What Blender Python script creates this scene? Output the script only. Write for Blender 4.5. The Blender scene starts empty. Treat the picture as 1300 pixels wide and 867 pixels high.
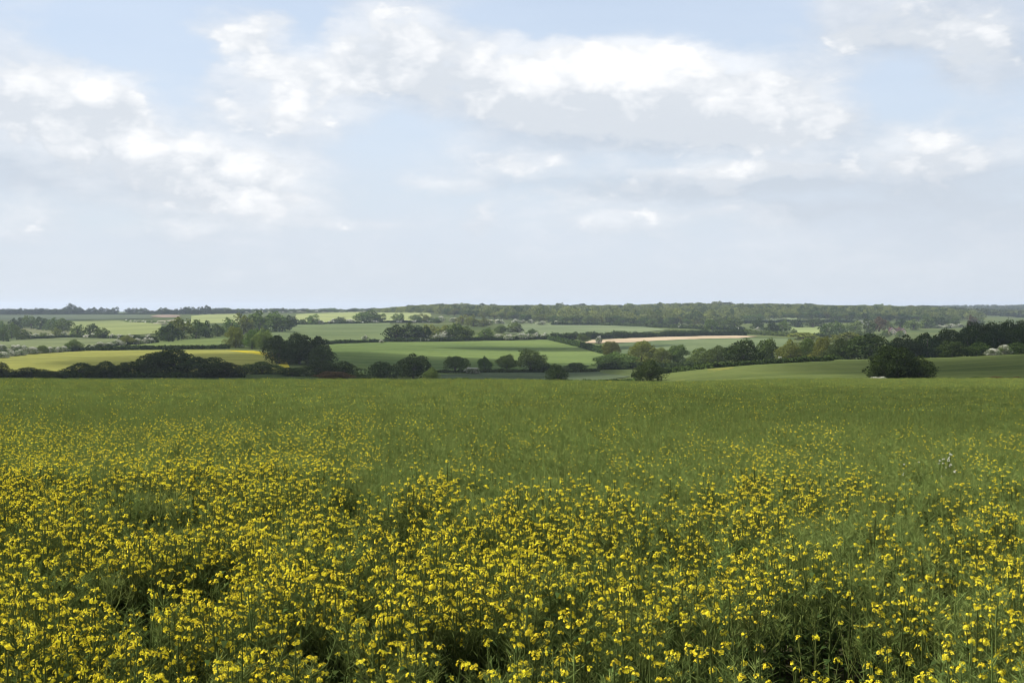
import bpy, bmesh, math, random
import numpy as np
from mathutils import Vector, Matrix
from mathutils.geometry import delaunay_2d_cdt

sc = bpy.context.scene
C = sc.collection
rnd = random.Random(7)
R = math.radians

# ------------------------------------------------------------------ camera
EYE = 2.7                      # metres above the ground sheet at the camera
F, CX, HY = 1600.0, 650.0, 393.0   # focal length, centre column, horizon row (1300 x 867 picture)
cam_d = bpy.data.cameras.new('camera')
cam_d.sensor_width = 36.0
cam_d.lens = F / 1300.0 * 36.0
cam_d.shift_y = -(433.5 - HY) / 1300.0
cam_d.clip_start = 0.1
cam_d.clip_end = 40000
cam = bpy.data.objects.new('camera', cam_d)
cam.location = (0, 0, EYE)
cam.rotation_euler = (R(90), 0, 0)
C.objects.link(cam)
sc.camera = cam

# ------------------------------------------------------------------ sun, exposure
SUN_EL, SUN_AZ = R(52), R(-84)     # azimuth from +Y (view direction), negative = left
SUN_DIR = Vector((math.sin(SUN_AZ) * math.cos(SUN_EL), math.cos(SUN_AZ) * math.cos(SUN_EL), math.sin(SUN_EL)))
sun_d = bpy.data.lights.new('sun', 'SUN')
sun_d.energy = 5.0
sun_d.angle = R(0.53)
sun_d.color = (1.0, 0.955, 0.88)
sun = bpy.data.objects.new('sun', sun_d)
sun.rotation_euler = SUN_DIR.to_track_quat('Z', 'Y').to_euler()
C.objects.link(sun)
sc.view_settings.view_transform = 'Standard'
sc.view_settings.look = 'None'
sc.view_settings.exposure = 0.85
sc.view_settings.gamma = 1.0
sc.render.engine = 'CYCLES'
sc.cycles.use_denoising = True
sc.cycles.denoising_prefilter = 'ACCURATE'
sc.cycles.filter_width = 1.0
sc.cycles.max_bounces = 4
sc.cycles.diffuse_bounces = 2
sc.cycles.glossy_bounces = 1
sc.cycles.transmission_bounces = 3
sc.cycles.transparent_max_bounces = 8
sc.cycles.volume_bounces = 0

# ------------------------------------------------------------------ sky with cloud layer
def build_world():
    w = bpy.data.worlds.new('World'); sc.world = w; w.use_nodes = True
    w.cycles.sampling_method = 'MANUAL'; w.cycles.sample_map_resolution = 256
    nt = w.node_tree; N = nt.nodes; L = nt.links
    N.clear()
    def nd(t, **k):
        n = N.new(t)
        for a, b in k.items(): setattr(n, a, b)
        return n
    def val(x): return x
    def m(op, a, b=None, c=None, clamp=False):
        n = nd('ShaderNodeMath', operation=op, use_clamp=clamp)
        for i, v in enumerate((a, b, c)):
            if v is None: continue
            if isinstance(v, (int, float)): n.inputs[i].default_value = v
            else: L.new(v, n.inputs[i])
        return n.outputs[0]
    tc = nd('ShaderNodeTexCoord')
    vdir = tc.outputs['Generated']
    def noise(scale3, sc_, det, rough, off):
        mp = nd('ShaderNodeMapping'); mp.inputs['Scale'].default_value = scale3; mp.inputs['Location'].default_value = off
        L.new(vdir, mp.inputs['Vector'])
        n = nd('ShaderNodeTexNoise'); n.inputs['Scale'].default_value = sc_; n.inputs['Detail'].default_value = det
        n.inputs['Roughness'].default_value = rough
        L.new(mp.outputs[0], n.inputs['Vector'])
        return n
    sep = nd('ShaderNodeSeparateXYZ'); L.new(vdir, sep.inputs[0])
    az0 = m('ARCTAN2', sep.outputs[0], sep.outputs[1])
    el0 = m('ARCSINE', sep.outputs[2])
    warp = noise((1, 1, 2.2), 16.0, 5.0, 0.6, (3.1, 0.4, 1.7))
    ws = nd('ShaderNodeSeparateColor'); L.new(warp.outputs['Color'], ws.inputs[0])
    az = m('MULTIPLY_ADD', m('SUBTRACT', ws.outputs[0], 0.5), 0.075, az0)
    el = m('MULTIPLY_ADD', m('SUBTRACT', ws.outputs[1], 0.5), 0.034, el0)
    # cloud heaps: picture column, row, half width, half height, weight, lit top weight
    blobs = [
        # heaps
        (312, 38, 46, 17, 0.95, 0.7), (300, 48, 30, 10, .3, 0),
        (505, 22, 62, 24, 0.85, 0.55), (480, 62, 105, 26, 0.75, 0.5), (420, 92, 70, 16, .5, .6), (350, 112, 80, 20, 0.6, 0.5), (385, 146, 58, 10, 0.7, 0.6),
        (545, 105, 60, 18, 0.45, -0.2),
        (690, 84, 60, 26, 1.0, 0.8), (775, 76, 62, 22, 1.1, 0.9), (860, 88, 70, 22, 1.0, 0.7), (945, 106, 60, 22, 0.8, 0.6), (1030, 128, 55, 26, 0.8, 0.55), (900, 128, 95, 18, .6, .5), (640, 100, 50, 18, .6, .4),
        (760, 140, 130, 14, 0.5, -0.3), (810, 172, 120, 16, 0.55, -0.75), (980, 160, 70, 12, 0.4, .1),
        (15, 90, 60, 30, 0.8, 0.4), (90, 112, 45, 17, 0.8, 0.7), (155, 125, 42, 15, 0.9, 0.8), (60, 140, 80, 10, .3, -.3),
        (60, 172, 85, 18, 0.7, 0.45), (205, 186, 44, 17, 1.05, 0.9), (270, 205, 60, 18, 0.85, 0.65), (345, 218, 46, 16, 0.75, 0.55), (330, 255, 48, 11, 0.75, 0.6), (215, 258, 34, 6, .6, .5),
        (25, 275, 30, 12, .7, .5), (230, 290, 38, 9, .7, .5), (120, 225, 130, 22, 0.3, -0.5),
        (1085, 22, 45, 30, .7, .1), (1190, 20, 120, 26, 0.55, -0.15), (1232, 54, 28, 17, 0.7, 0.9), (1160, 50, 60, 14, .4, -.2), (1270, 80, 60, 24, .45, -.55),
        (1180, 178, 36, 17, 0.95, 0.8), (1265, 190, 50, 13, 0.6, 0.4), (1110, 205, 50, 9, .4, .2),
        (1000, 216, 60, 9, .75, .5), (865, 222, 80, 9, .8, .55), (640, 205, 55, 11, 0.7, 0.4), (720, 252, 60, 6, .5, .3), (560, 232, 50, 6, .4, .3), (980, 268, 90, 6, .45, .3), (430, 285, 70, 6, .4, .3), (605, 270, 13, 10, 0.8, 0.5), (795, 278, 48, 9, 0.75, 0.5),
        (760, 235, 80, 7, .2, -.5), (900, 245, 90, 7, .2, -.5), (1090, 250, 140, 22, 0.25, -0.5), (1260, 280, 160, 50, .25, -.55),
        # gaps of blue
        (170, 40, 70, 32, -0.7, 0), (690, 22, 75, 16, -0.9, 0), (930, 30, 80, 30, -0.9, 0), (1135, 118, 50, 28, -0.7, 0), (390, 10, 50, 10, -.5, 0), (392, 42, 22, 26, -.75, 0), (250, 70, 60, 14, -.4, 0),
        (500, 170, 60, 26, -0.45, 0), (225, 120, 22, 30, -0.5, 0),
    ]
    cv = nd('ShaderNodeCombineXYZ'); L.new(az, cv.inputs[0]); L.new(el, cv.inputs[1])
    Bs = Ss = None
    for px, py, a, b, wt, lit in blobs:
        a0 = math.atan((px - CX) / F); e0 = math.atan((HY - py) / F * math.cos(a0))
        sx, sy = F / a * .72, F / b * .72
        ma = nd('ShaderNodeVectorMath', operation='MULTIPLY_ADD'); L.new(cv.outputs[0], ma.inputs[0])
        ma.inputs[1].default_value = (sx, sy, 0); ma.inputs[2].default_value = (-a0 * sx, -e0 * sy, 0)
        def gauss(vec):
            dt = nd('ShaderNodeVectorMath', operation='DOT_PRODUCT'); L.new(vec, dt.inputs[0]); L.new(vec, dt.inputs[1])
            return m('POWER', 1 / math.e, dt.outputs['Value'])
        g = gs = gauss(ma.outputs[0])
        if wt >= .6:
            # heaps: crisp above, trailing off softly below
            sq = nd('ShaderNodeVectorMath', operation='MULTIPLY'); L.new(ma.outputs[0], sq.inputs[0]); sq.inputs[1].default_value = (1, .5, 0)
            mx = nd('ShaderNodeVectorMath', operation='MAXIMUM'); L.new(ma.outputs[0], mx.inputs[0]); L.new(sq.outputs[0], mx.inputs[1])
            g = gauss(mx.outputs[0])
        if wt: Bs = m('MULTIPLY', g, wt) if Bs is None else m('MULTIPLY_ADD', g, wt, Bs)
        if lit: Ss = m('MULTIPLY', gs, lit * .6) if Ss is None else m('MULTIPLY_ADD', gs, lit * .6, Ss)
    f1 = noise((1, 1, 2.1), 9.0, 8.0, 0.60, (0.3, 2.1, 5.0)).outputs[0]
    f2 = noise((1, 1, 2.2), 30.0, 7.0, 0.62, (7.3, 1.1, 2.0)).outputs[0]
    f3 = noise((1, 1, 5.0), 5.0, 5.0, 0.55, (1.3, 4.1, 9.0)).outputs[0]
    def puffs(scale, off):
        mp = nd('ShaderNodeMapping'); mp.inputs['Scale'].default_value = (1, 1, 1.35); mp.inputs['Location'].default_value = off
        wv = nd('ShaderNodeVectorMath', operation='MULTIPLY_ADD'); L.new(warp.outputs['Color'], wv.inputs[0])
        wv.inputs[1].default_value = (.05, .05, .05); L.new(vdir, wv.inputs[2])
        L.new(wv.outputs[0], mp.inputs['Vector'])
        v = nd('ShaderNodeTexVoronoi', feature='SMOOTH_F1'); v.inputs['Scale'].default_value = scale; v.inputs['Smoothness'].default_value = .35
        v.inputs['Detail'].default_value = 2.0; v.inputs['Roughness'].default_value = .5
        L.new(mp.outputs[0], v.inputs['Vector'])
        return v.outputs['Distance']
    puff = m('SUBTRACT', 0.45, puffs(30.0, (1.1, 2.7, .4)))
    D = m('ADD', m('MULTIPLY_ADD', m('SUBTRACT', f1, 0.5), 1.5, m('MULTIPLY', m('SUBTRACT', f2, 0.5), 0.7)), Bs)
    mr = nd('ShaderNodeMapRange', interpolation_type='SMOOTHSTEP')
    L.new(D, mr.inputs[0]); mr.inputs[1].default_value = -0.35; mr.inputs[2].default_value = 0.75
    mask = m('MULTIPLY', mr.outputs[0], 0.72)
    D2 = m('ADD', m('MULTIPLY_ADD', puff, 0.75, m('MULTIPLY', m('SUBTRACT', f2, 0.5), 0.55)), m('MULTIPLY_ADD', m('SUBTRACT', f1, 0.5), 0.55, Bs))
    mr3 = nd('ShaderNodeMapRange', interpolation_type='SMOOTHSTEP')
    L.new(D2, mr3.inputs[0]); mr3.inputs[1].default_value = 0.30; mr3.inputs[2].default_value = 0.72
    heap = mr3.outputs[0]
    # thin veil in front of the blue everywhere, thicker towards the horizon
    hor = m('EXPONENT', m('MULTIPLY', m('MAXIMUM', el0, 0.0), -9.0))
    veil = m('MULTIPLY_ADD', hor, 0.55, m('MULTIPLY_ADD', f3, 0.30, 0.46))
    sh0 = m('ADD', m('MULTIPLY_ADD', m('SUBTRACT', f2, 0.5), 0.9, Ss), m('MULTIPLY_ADD', m('SUBTRACT', f1, 0.5), 1.0, 0.30))
    sh = m('MULTIPLY', sh0, 0.9, clamp=True)
    sh2 = m('MULTIPLY_ADD', puff, 0.9, m('ADD', sh0, 0.05), clamp=True)
    def mixc(fac, a, b):
        n = nd('ShaderNodeMix', data_type='RGBA')
        if isinstance(fac, (int, float)): n.inputs[0].default_value = fac
        else: L.new(fac, n.inputs[0])
        for i, v in ((6, a), (7, b)):
            if isinstance(v, tuple): n.inputs[i].default_value = (*v, 1)
            else: L.new(v, n.inputs[i])
        return n.outputs[2]
    sky = nd('ShaderNodeTexSky', sky_type='NISHITA')
    sky.sun_disc = False; sky.sun_elevation = SUN_EL; sky.sun_rotation = SUN_AZ
    sky.air_density = 1.0; sky.dust_density = 0.6; sky.ozone_density = 1.6
    S = 0.077      # background strength
    vs = nd('ShaderNodeVectorMath', operation='SCALE'); L.new(sky.outputs[0], vs.inputs[0]); vs.inputs['Scale'].default_value = 1.0
    k = 10.0
    def kk(r, g, b): return (r * k, g * k, b * k)
    veilc = mixc(hor, kk(0.55, 0.62, 0.725), kk(0.50, 0.538, 0.58))
    ccol = mixc(sh, kk(0.425, 0.462, 0.515), kk(0.83, 0.825, 0.82))
    base = mixc(m('MINIMUM', veil, 0.96), vs.outputs[0], veilc)
    lowfade = m('MULTIPLY', mask, m('SUBTRACT', 1.0, m('MULTIPLY', m('EXPONENT', m('MULTIPLY', m('MAXIMUM', el0, 0.0), -26.0)), 0.9)))
    col = mixc(m('MULTIPLY', lowfade, 0.93), base, ccol)
    hcol = mixc(sh2, kk(0.525, 0.56, 0.605), kk(0.82, 0.815, 0.81))
    col = mixc(m('MULTIPLY', heap, 0.9), col, hcol)
    bg = nd('ShaderNodeBackground'); bg.inputs['Strength'].default_value = S
    L.new(col, bg.inputs['Color'])
    out = nd('ShaderNodeOutputWorld'); L.new(bg.outputs[0], out.inputs['Surface'])
build_world()

# ------------------------------------------------------------------ helpers
def tag(o, label=None, cat=None, group=None, kind=None):
    if label: o['label'] = label
    if cat: o['category'] = cat
    if group: o['group'] = group
    if kind: o['kind'] = kind
    return o

def mesh_np(name, verts, faces, mats=(), mat_idx=None, smooth=False):
    """faces: (n, k) int array or a list of such arrays."""
    me = bpy.data.meshes.new(name)
    if isinstance(faces, np.ndarray): faces = [faces]
    faces = [np.asarray(f) for f in faces if len(f)]
    verts = np.asarray(verts, dtype=np.float32)
    nl = sum(f.size for f in faces); nf = sum(len(f) for f in faces)
    me.vertices.add(len(verts)); me.vertices.foreach_set('co', verts.ravel())
    me.loops.add(nl); me.polygons.add(nf)
    me.loops.foreach_set('vertex_index', np.concatenate([f.ravel() for f in faces]).astype(np.int32))
    tot = np.concatenate([np.full(len(f), f.shape[1]) for f in faces]).astype(np.int32)
    st = np.concatenate([[0], np.cumsum(tot)[:-1]]).astype(np.int32)
    me.polygons.foreach_set('loop_start', st); me.polygons.foreach_set('loop_total', tot)
    for mt in mats: me.materials.append(mt)
    if mat_idx is not None: me.polygons.foreach_set('material_index', np.asarray(mat_idx, dtype=np.int32))
    if smooth: me.polygons.foreach_set('use_smooth', np.ones(nf, dtype=bool))
    me.update(calc_edges=True)
    return me

def link(name, me, parent=None):
    o = bpy.data.objects.new(name, me); C.objects.link(o)
    if parent: o.parent = parent
    return o

def value_noise(x, y, seed):
    x = np.asarray(x, float); y = np.asarray(y, float)
    xi = np.floor(x).astype(np.int64); yi = np.floor(y).astype(np.int64)
    xf = x - xi; yf = y - yi
    def h(a, b):
        n = (a * 374761393 + b * 668265263 + seed * 1442695041) & 0x7fffffff
        n = ((n ^ (n >> 13)) * 1274126177) & 0x7fffffff
        return ((n ^ (n >> 16)) & 0xffff) / 65535.0
    u = xf * xf * (3 - 2 * xf); v = yf * yf * (3 - 2 * yf)
    return (h(xi, yi) * (1 - u) + h(xi + 1, yi) * u) * (1 - v) + (h(xi, yi + 1) * (1 - u) + h(xi + 1, yi + 1) * u) * v
def fbm(x, y, seed, o=3):
    s = 0; a = .5; t = 0
    for i in range(o):
        s = s + a * value_noise(x * 2 ** i, y * 2 ** i, seed + i); t += a; a *= .5
    return s / t

# ------------------------------------------------------------------ materials
def mat(name):
    m = bpy.data.materials.new(name); m.use_nodes = True
    nt = m.node_tree; nt.nodes.clear()
    out = nt.nodes.new('ShaderNodeOutputMaterial')
    return m, nt, nt.nodes, nt.links, out

def leaf_mat(name, c1, c2, trans=0.3, spec=0.25, obj_var=0.12, tint_attr=None, c3=None):
    """Leaf faces: colour varies leaf by leaf and plant by plant; part of the light passes through."""
    m, nt, N, L, out = mat(name)
    geo = N.new('ShaderNodeNewGeometry'); oi = N.new('ShaderNodeObjectInfo')
    mix = N.new('ShaderNodeMix'); mix.data_type = 'RGBA'
    L.new(geo.outputs['Random Per Island'], mix.inputs[0])
    mix.inputs[6].default_value = (*c1, 1); mix.inputs[7].default_value = (*c2, 1)
    col = mix.outputs[2]
    if tint_attr:
        at = N.new('ShaderNodeAttribute'); at.attribute_name = tint_attr
        mx = N.new('ShaderNodeMix'); mx.data_type = 'RGBA'; L.new(at.outputs['Fac'], mx.inputs[0])
        L.new(col, mx.inputs[6]); mx.inputs[7].default_value = (*c3, 1); col = mx.outputs[2]
    hs = N.new('ShaderNodeHueSaturation')
    mr = N.new('ShaderNodeMapRange'); L.new(oi.outputs['Random'], mr.inputs[0])
    mr.inputs[3].default_value = 1 - obj_var * 2; mr.inputs[4].default_value = 1 + obj_var * 2
    L.new(mr.outputs[0], hs.inputs['Value'])
    mr2 = N.new('ShaderNodeMapRange')
    mu = N.new('ShaderNodeMath'); mu.operation = 'FRACT'
    mm = N.new('ShaderNodeMath'); mm.operation = 'MULTIPLY'; L.new(oi.outputs['Random'], mm.inputs[0]); mm.inputs[1].default_value = 17.3
    L.new(mm.outputs[0], mu.inputs[0]); L.new(mu.outputs[0], mr2.inputs[0])
    mr2.inputs[3].default_value = 0.5 - obj_var * 0.12; mr2.inputs[4].default_value = 0.5 + obj_var * 0.12
    L.new(mr2.outputs[0], hs.inputs['Hue'])
    L.new(col, hs.inputs['Color'])
    d = N.new('ShaderNodeBsdfDiffuse'); t = N.new('ShaderNodeBsdfTranslucent')
    L.new(hs.outputs[0], d.inputs[0]); L.new(hs.outputs[0], t.inputs[0])
    ms = N.new('ShaderNodeMixShader'); ms.inputs[0].default_value = trans
    L.new(d.outputs[0], ms.inputs[1]); L.new(t.outputs[0], ms.inputs[2])
    L.new(ms.outputs[0], out.inputs['Surface'])
    return m

def ground_mat(name, c1, c2, scale=0.03, stripes=None, c3=None, fine=0.35, bump=0.0):
    """Field or soil: two colours mottled by noise in world metres, optional sowing / tramline stripes."""
    m, nt, N, L, out = mat(name)
    geo = N.new('ShaderNodeNewGeometry')
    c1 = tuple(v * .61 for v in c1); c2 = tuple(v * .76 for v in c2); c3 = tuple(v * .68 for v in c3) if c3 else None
    n1 = N.new('ShaderNodeTexNoise'); n1.inputs['Scale'].default_value = scale; n1.inputs['Detail'].default_value = 6
    n2 = N.new('ShaderNodeTexNoise'); n2.inputs['Scale'].default_value = fine; n2.inputs['Detail'].default_value = 4
    L.new(geo.outputs['Position'], n1.inputs['Vector']); L.new(geo.outputs['Position'], n2.inputs['Vector'])
    ad = N.new('ShaderNodeMath'); ad.operation = 'MULTIPLY_ADD'
    L.new(n2.outputs[0], ad.inputs[0]); ad.inputs[1].default_value = 0.5
    sb = N.new('ShaderNodeMath'); sb.operation = 'SUBTRACT'; L.new(n1.outputs[0], sb.inputs[0]); sb.inputs[1].default_value = 0.25
    L.new(sb.outputs[0], ad.inputs[2])
    mr = N.new('ShaderNodeMapRange'); mr.inputs[1].default_value = 0.33; mr.inputs[2].default_value = 0.68
    L.new(ad.outputs[0], mr.inputs[0])
    mix = N.new('ShaderNodeMix'); mix.data_type = 'RGBA'; L.new(mr.outputs[0], mix.inputs[0])
    mix.inputs[6].default_value = (*c1, 1); mix.inputs[7].default_value = (*c2, 1)
    col = mix.outputs[2]
    if stripes:
        per, ang, amt = stripes
        mp = N.new('ShaderNodeMapping'); mp.inputs['Rotation'].default_value = (0, 0, R(ang))
        L.new(geo.outputs['Position'], mp.inputs['Vector'])
        wv = N.new('ShaderNodeTexWave'); wv.inputs['Scale'].default_value = 2 * math.pi / per / 20.0
        wv.inputs['Distortion'].default_value = 0.6; wv.inputs['Detail'].default_value = 1
        L.new(mp.outputs[0], wv.inputs['Vector'])
        pw = N.new('ShaderNodeMath'); pw.operation = 'POWER'; L.new(wv.outputs['Fac'], pw.inputs[0]); pw.inputs[1].default_value = 7
        am = N.new('ShaderNodeMath'); am.operation = 'MULTIPLY'; L.new(pw.outputs[0], am.inputs[0]); am.inputs[1].default_value = min(.8, amt * 2)
        mx = N.new('ShaderNodeMix'); mx.data_type = 'RGBA'; L.new(am.outputs[0], mx.inputs[0])
        L.new(col, mx.inputs[6]); mx.inputs[7].default_value = (*(c3 or tuple(v * .6 for v in c1)), 1)
        col = mx.outputs[2]
    d = N.new('ShaderNodeBsdfDiffuse'); d.inputs['Roughness'].default_value = 0.8
    L.new(col, d.inputs[0])
    if bump:
        b = N.new('ShaderNodeBump'); b.inputs['Strength'].default_value = bump; b.inputs['Distance'].default_value = 0.3
        L.new(n2.outputs[0], b.inputs['Height']); L.new(b.outputs[0], d.inputs['Normal'])
    L.new(d.outputs[0], out.inputs['Surface'])
    return m

def plain_mat(name, c1, c2, scale=2.0, rough=0.8):
    m, nt, N, L, out = mat(name)
    tc = N.new('ShaderNodeTexCoord')
    n1 = N.new('ShaderNodeTexNoise'); n1.inputs['Scale'].default_value = scale; n1.inputs['Detail'].default_value = 5
    L.new(tc.outputs['Object'], n1.inputs['Vector'])
    mix = N.new('ShaderNodeMix'); mix.data_type = 'RGBA'; L.new(n1.outputs[0], mix.inputs[0])
    mix.inputs[6].default_value = (*c1, 1); mix.inputs[7].default_value = (*c2, 1)
    p = N.new('ShaderNodeBsdfPrincipled'); p.inputs['Roughness'].default_value = rough
    L.new(mix.outputs[2], p.inputs['Base Color']); L.new(p.outputs[0], out.inputs['Surface'])
    return m

# ------------------------------------------------------------------ terrain
# heights relative to the eye, surveyed along lines of sight: column -> [(distance, height or None for a row, row)]
def z_row(Y, row): return -(row - HY) / F * Y
prof = {
    -250: [(330, -16.3), (520, -19.4), (800, -20.5), (1150, -20.0), (1800, -13.5), (2400, -7.5), (4000, -9), (8000, -14)],
    0:    [(330, -16.3), (520, -19.2), (800, -20.5), (1150, -20.1), (1800, -13.5), (2400, -7.5), (4000, -9), (8000, -14)],
    200:  [(330, -16.7), (560, -18.2), (800, -18.5), (1250, -14.8), (1700, -11.7), (2300, -7.2), (4000, -9), (8000, -14)],
    350:  [(330, -16.9), (430, -19.0), (560, -18.4), (750, -18.7), (1250, -14.8), (2100, -6.6), (4000, -9), (8000, -14)],
    500:  [(300, -17.0), (400, -20.2), (800, -20.5), (1350, -14.3), (2000, -5.2), (2600, -4), (4000, -9), (8000, -14)],
    650:  [(300, -17.2), (380, -20.6), (430, -21.2), (820, -20.0), (1300, -16.4), (1900, -8.3), (2400, -2.5), (4000, -9), (8000, -14)],
    760:  [(300, -17.0), (420, -21.2), (650, -22.5), (900, -20.8), (1400, -16.8), (1900, -9.9), (2400, -2.5), (4000, -9), (8000, -14)],
    900:  [(230, -12.9), (300, -14.1), (370, -19.0), (450, -20.5), (700, -18.8), (900, -20.4), (1150, -18.9), (1450, -17.6), (2200, -1.0), (3000, -6), (8000, -14)],
    1050: [(200, -11.3), (260, -12.6), (340, -13.8), (430, -20), (600, -24), (1000, -23), (1200, -23), (1500, -20.4), (1800, -12.6), (2300, -1.5), (3000, -8), (8000, -14)],
    1150: [(150, -9.1), (220, -11.7), (280, -12.8), (340, -13.5), (430, -19), (600, -24), (1000, -24), (1300, -22.7), (1800, -15), (2300, -3.3), (3000, -10), (4500, 0), (8000, -8)],
    1300: [(150, -9.1), (220, -11.3), (320, -11.5), (420, -16.5), (700, -22), (1300, -25), (1800, -21), (2400, -17), (3200, -12), (4500, 4.5), (8000, 0)],
    1500: [(150, -9.1), (220, -11.0), (320, -10.6), (420, -15), (700, -21), (1300, -25), (1800, -22), (2400, -18), (3200, -12), (4500, 5), (8000, 0)],
}
def slope_near(px): return 0.0370 + 0.0000090 * np.clip(px - 600, 0, 700)
pts = []
for px, lst in prof.items():
    s = slope_near(px)
    for Y in (55, 75, 95): pts.append((px, Y, -EYE - s * Y))
    if px < 850:
        pts += [(px, 130, -8.7), (px, 180, -12.2), (px, 250, -15.6)]
    elif px < 1000:
        pts += [(px, 130, -8.4), (px, 170, -10.4)]
    elif px < 1100:
        pts += [(px, 130, -8.3)]
    pts += [(px, a, b) for a, b in lst]
P = np.array(pts, float)
def uv(px, Y): return np.stack([px / 330.0, np.log(Y) * 2.2], -1)
U = uv(P[:, 0], P[:, 1])
def tps(r): return np.where(r > 1e-9, r * r * np.log(r + 1e-12), 0.0)
def _fit():
    n = len(U); K = tps(np.linalg.norm(U[:, None] - U[None], axis=-1)) + np.eye(n) * 2e-3
    Q = np.concatenate([np.ones((n, 1)), U], 1)
    A = np.block([[K, Q], [Q.T, np.zeros((3, 3))]])
    return np.linalg.solve(A, np.concatenate([P[:, 2], np.zeros(3)]))
WTS = _fit()
def ground(X, Y):
    """world height of the ground sheet"""
    X = np.atleast_1d(np.asarray(X, float)); Y = np.atleast_1d(np.asarray(Y, float))
    shp = X.shape; X = X.ravel(); Y = Y.ravel()
    Yc = np.clip(Y, 1.0, 8000.0)
    px = np.clip(CX + F * X / np.maximum(Yc, 30.0), -250, 1500)
    zn = -EYE - slope_near(px) * np.clip(Y, 0, 1e9)
    zf = np.empty_like(zn)
    u = uv(px, np.maximum(Yc, 50.0))
    for i in range(0, len(u), 20000):
        q = u[i:i + 20000]
        zf[i:i + 20000] = tps(np.linalg.norm(q[:, None] - U[None], axis=-1)) @ WTS[:len(U)] + WTS[len(U)] + q @ WTS[len(U) + 1:]
    t = np.clip((Y - 60) / 35.0, 0, 1); t = t * t * (3 - 2 * t)
    z = zn * (1 - t) + zf * t
    z = z + (fbm(X / 9.0, Y / 9.0, 5) - .5) * 0.25
    return (z + EYE).reshape(shp)
def gz(X, Y): return float(ground(X, Y)[0])

_YS = np.exp(np.linspace(math.log(100), math.log(6000), 900))
_hit = {}
def hit(px, row):
    """first point of the ground beyond the brow that the line of sight (column, row) meets"""
    key = round(px, 1)
    if key not in _hit:
        _hit[key] = HY - F * (ground((px - CX) / F * _YS, _YS) - EYE) / _YS
    rows = _hit[key]
    i = np.nonzero(rows <= row)[0]
    Y = _YS[i[0]] if len(i) else 6000.0
    return (px - CX) / F * Y, float(Y)
def at(px, row=None, Y=None):
    if Y is None: return hit(px, row)
    return (px - CX) / F * Y, Y

def build_ground():
    ys = [-200, -100, -40, -10]
    y = 0.0
    while y < 9000:
        ys.append(y); y += max(1.5, y * 0.017)
    ys = np.array(ys); nc = 260
    W = np.maximum(140, 0.95 * np.abs(ys) + 80)
    gx = np.linspace(-1, 1, nc)
    X = W[:, None] * gx[None]; Yg = np.repeat(ys[:, None], nc, 1)
    Z = ground(X, Yg)
    v = np.stack([X, Yg, Z], -1).reshape(-1, 3)
    idx = np.arange(len(ys) * nc).reshape(len(ys), nc)
    f = np.stack([idx[:-1, :-1], idx[:-1, 1:], idx[1:, 1:], idx[1:, :-1]], -1).reshape(-1, 4)
    me = mesh_np('ground', v, f, [ground_mat('meadow', (0.075, 0.105, 0.035), (0.12, 0.14, 0.05), 0.01)], smooth=True)
    tag(link('ground', me), 'rolling green land running out to the far ridge', kind='structure')
build_ground()

_nfield = [0]
def field(name, label, poly, m, lift=None, step=None):
    """one field as a sheet draped over the land; poly in (column, row) or (column, None, distance)"""
    pp = []
    for p in poly:
        pp.append(at(p[0], p[1]) if len(p) == 2 else at(p[0], None, p[2]))
    ring = []
    n = len(pp)
    L = sum(math.dist(pp[i], pp[(i + 1) % n]) for i in range(n))
    st = step or max(4.0, L / 160)
    for i in range(n):
        a, b = pp[i], pp[(i + 1) % n]
        k = max(1, int(math.dist(a, b) / st))
        for j in range(k):
            t = j / k
            ring.append(Vector((a[0] + (b[0] - a[0]) * t, a[1] + (b[1] - a[1]) * t)))
    xs = [p.x for p in ring]; ysr = [p.y for p in ring]
    inner = []
    x = min(xs)
    k = 0
    while x < max(xs):
        y = min(ysr)
        while y < max(ysr):
            inner.append(Vector((x + rnd.uniform(-.2, .2) * st, y + rnd.uniform(-.2, .2) * st))); y += st
        x += st
    allv = ring + inner
    edges = [(i, (i + 1) % len(ring)) for i in range(len(ring))]
    vo, eo, fo, *_ = delaunay_2d_cdt(allv, edges, [], 1, 1e-3)
    vx = np.array([(v.x, v.y) for v in vo])
    f = np.array([t for t in fo if len(t) == 3])
    used = np.unique(f); remap = -np.ones(len(vx), int); remap[used] = np.arange(len(used))
    vx = vx[used]; f = remap[f]
    _nfield[0] += 1
    dist = float(vx[:, 1].mean())
    z = ground(vx[:, 0], vx[:, 1]) + (lift if lift is not None else 0.05 + dist * 0.00025) + _nfield[0] * 0.004
    # keep every face turned up
    a, b, c = vx[f[:, 0]], vx[f[:, 1]], vx[f[:, 2]]
    cr = (b[:, 0] - a[:, 0]) * (c[:, 1] - a[:, 1]) - (b[:, 1] - a[:, 1]) * (c[:, 0] - a[:, 0])
    f[cr < 0] = f[cr < 0][:, ::-1]
    me = mesh_np(name, np.column_stack([vx, z]), f, [m], smooth=True)
    return tag(link(name, me), label, kind='structure')

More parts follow.
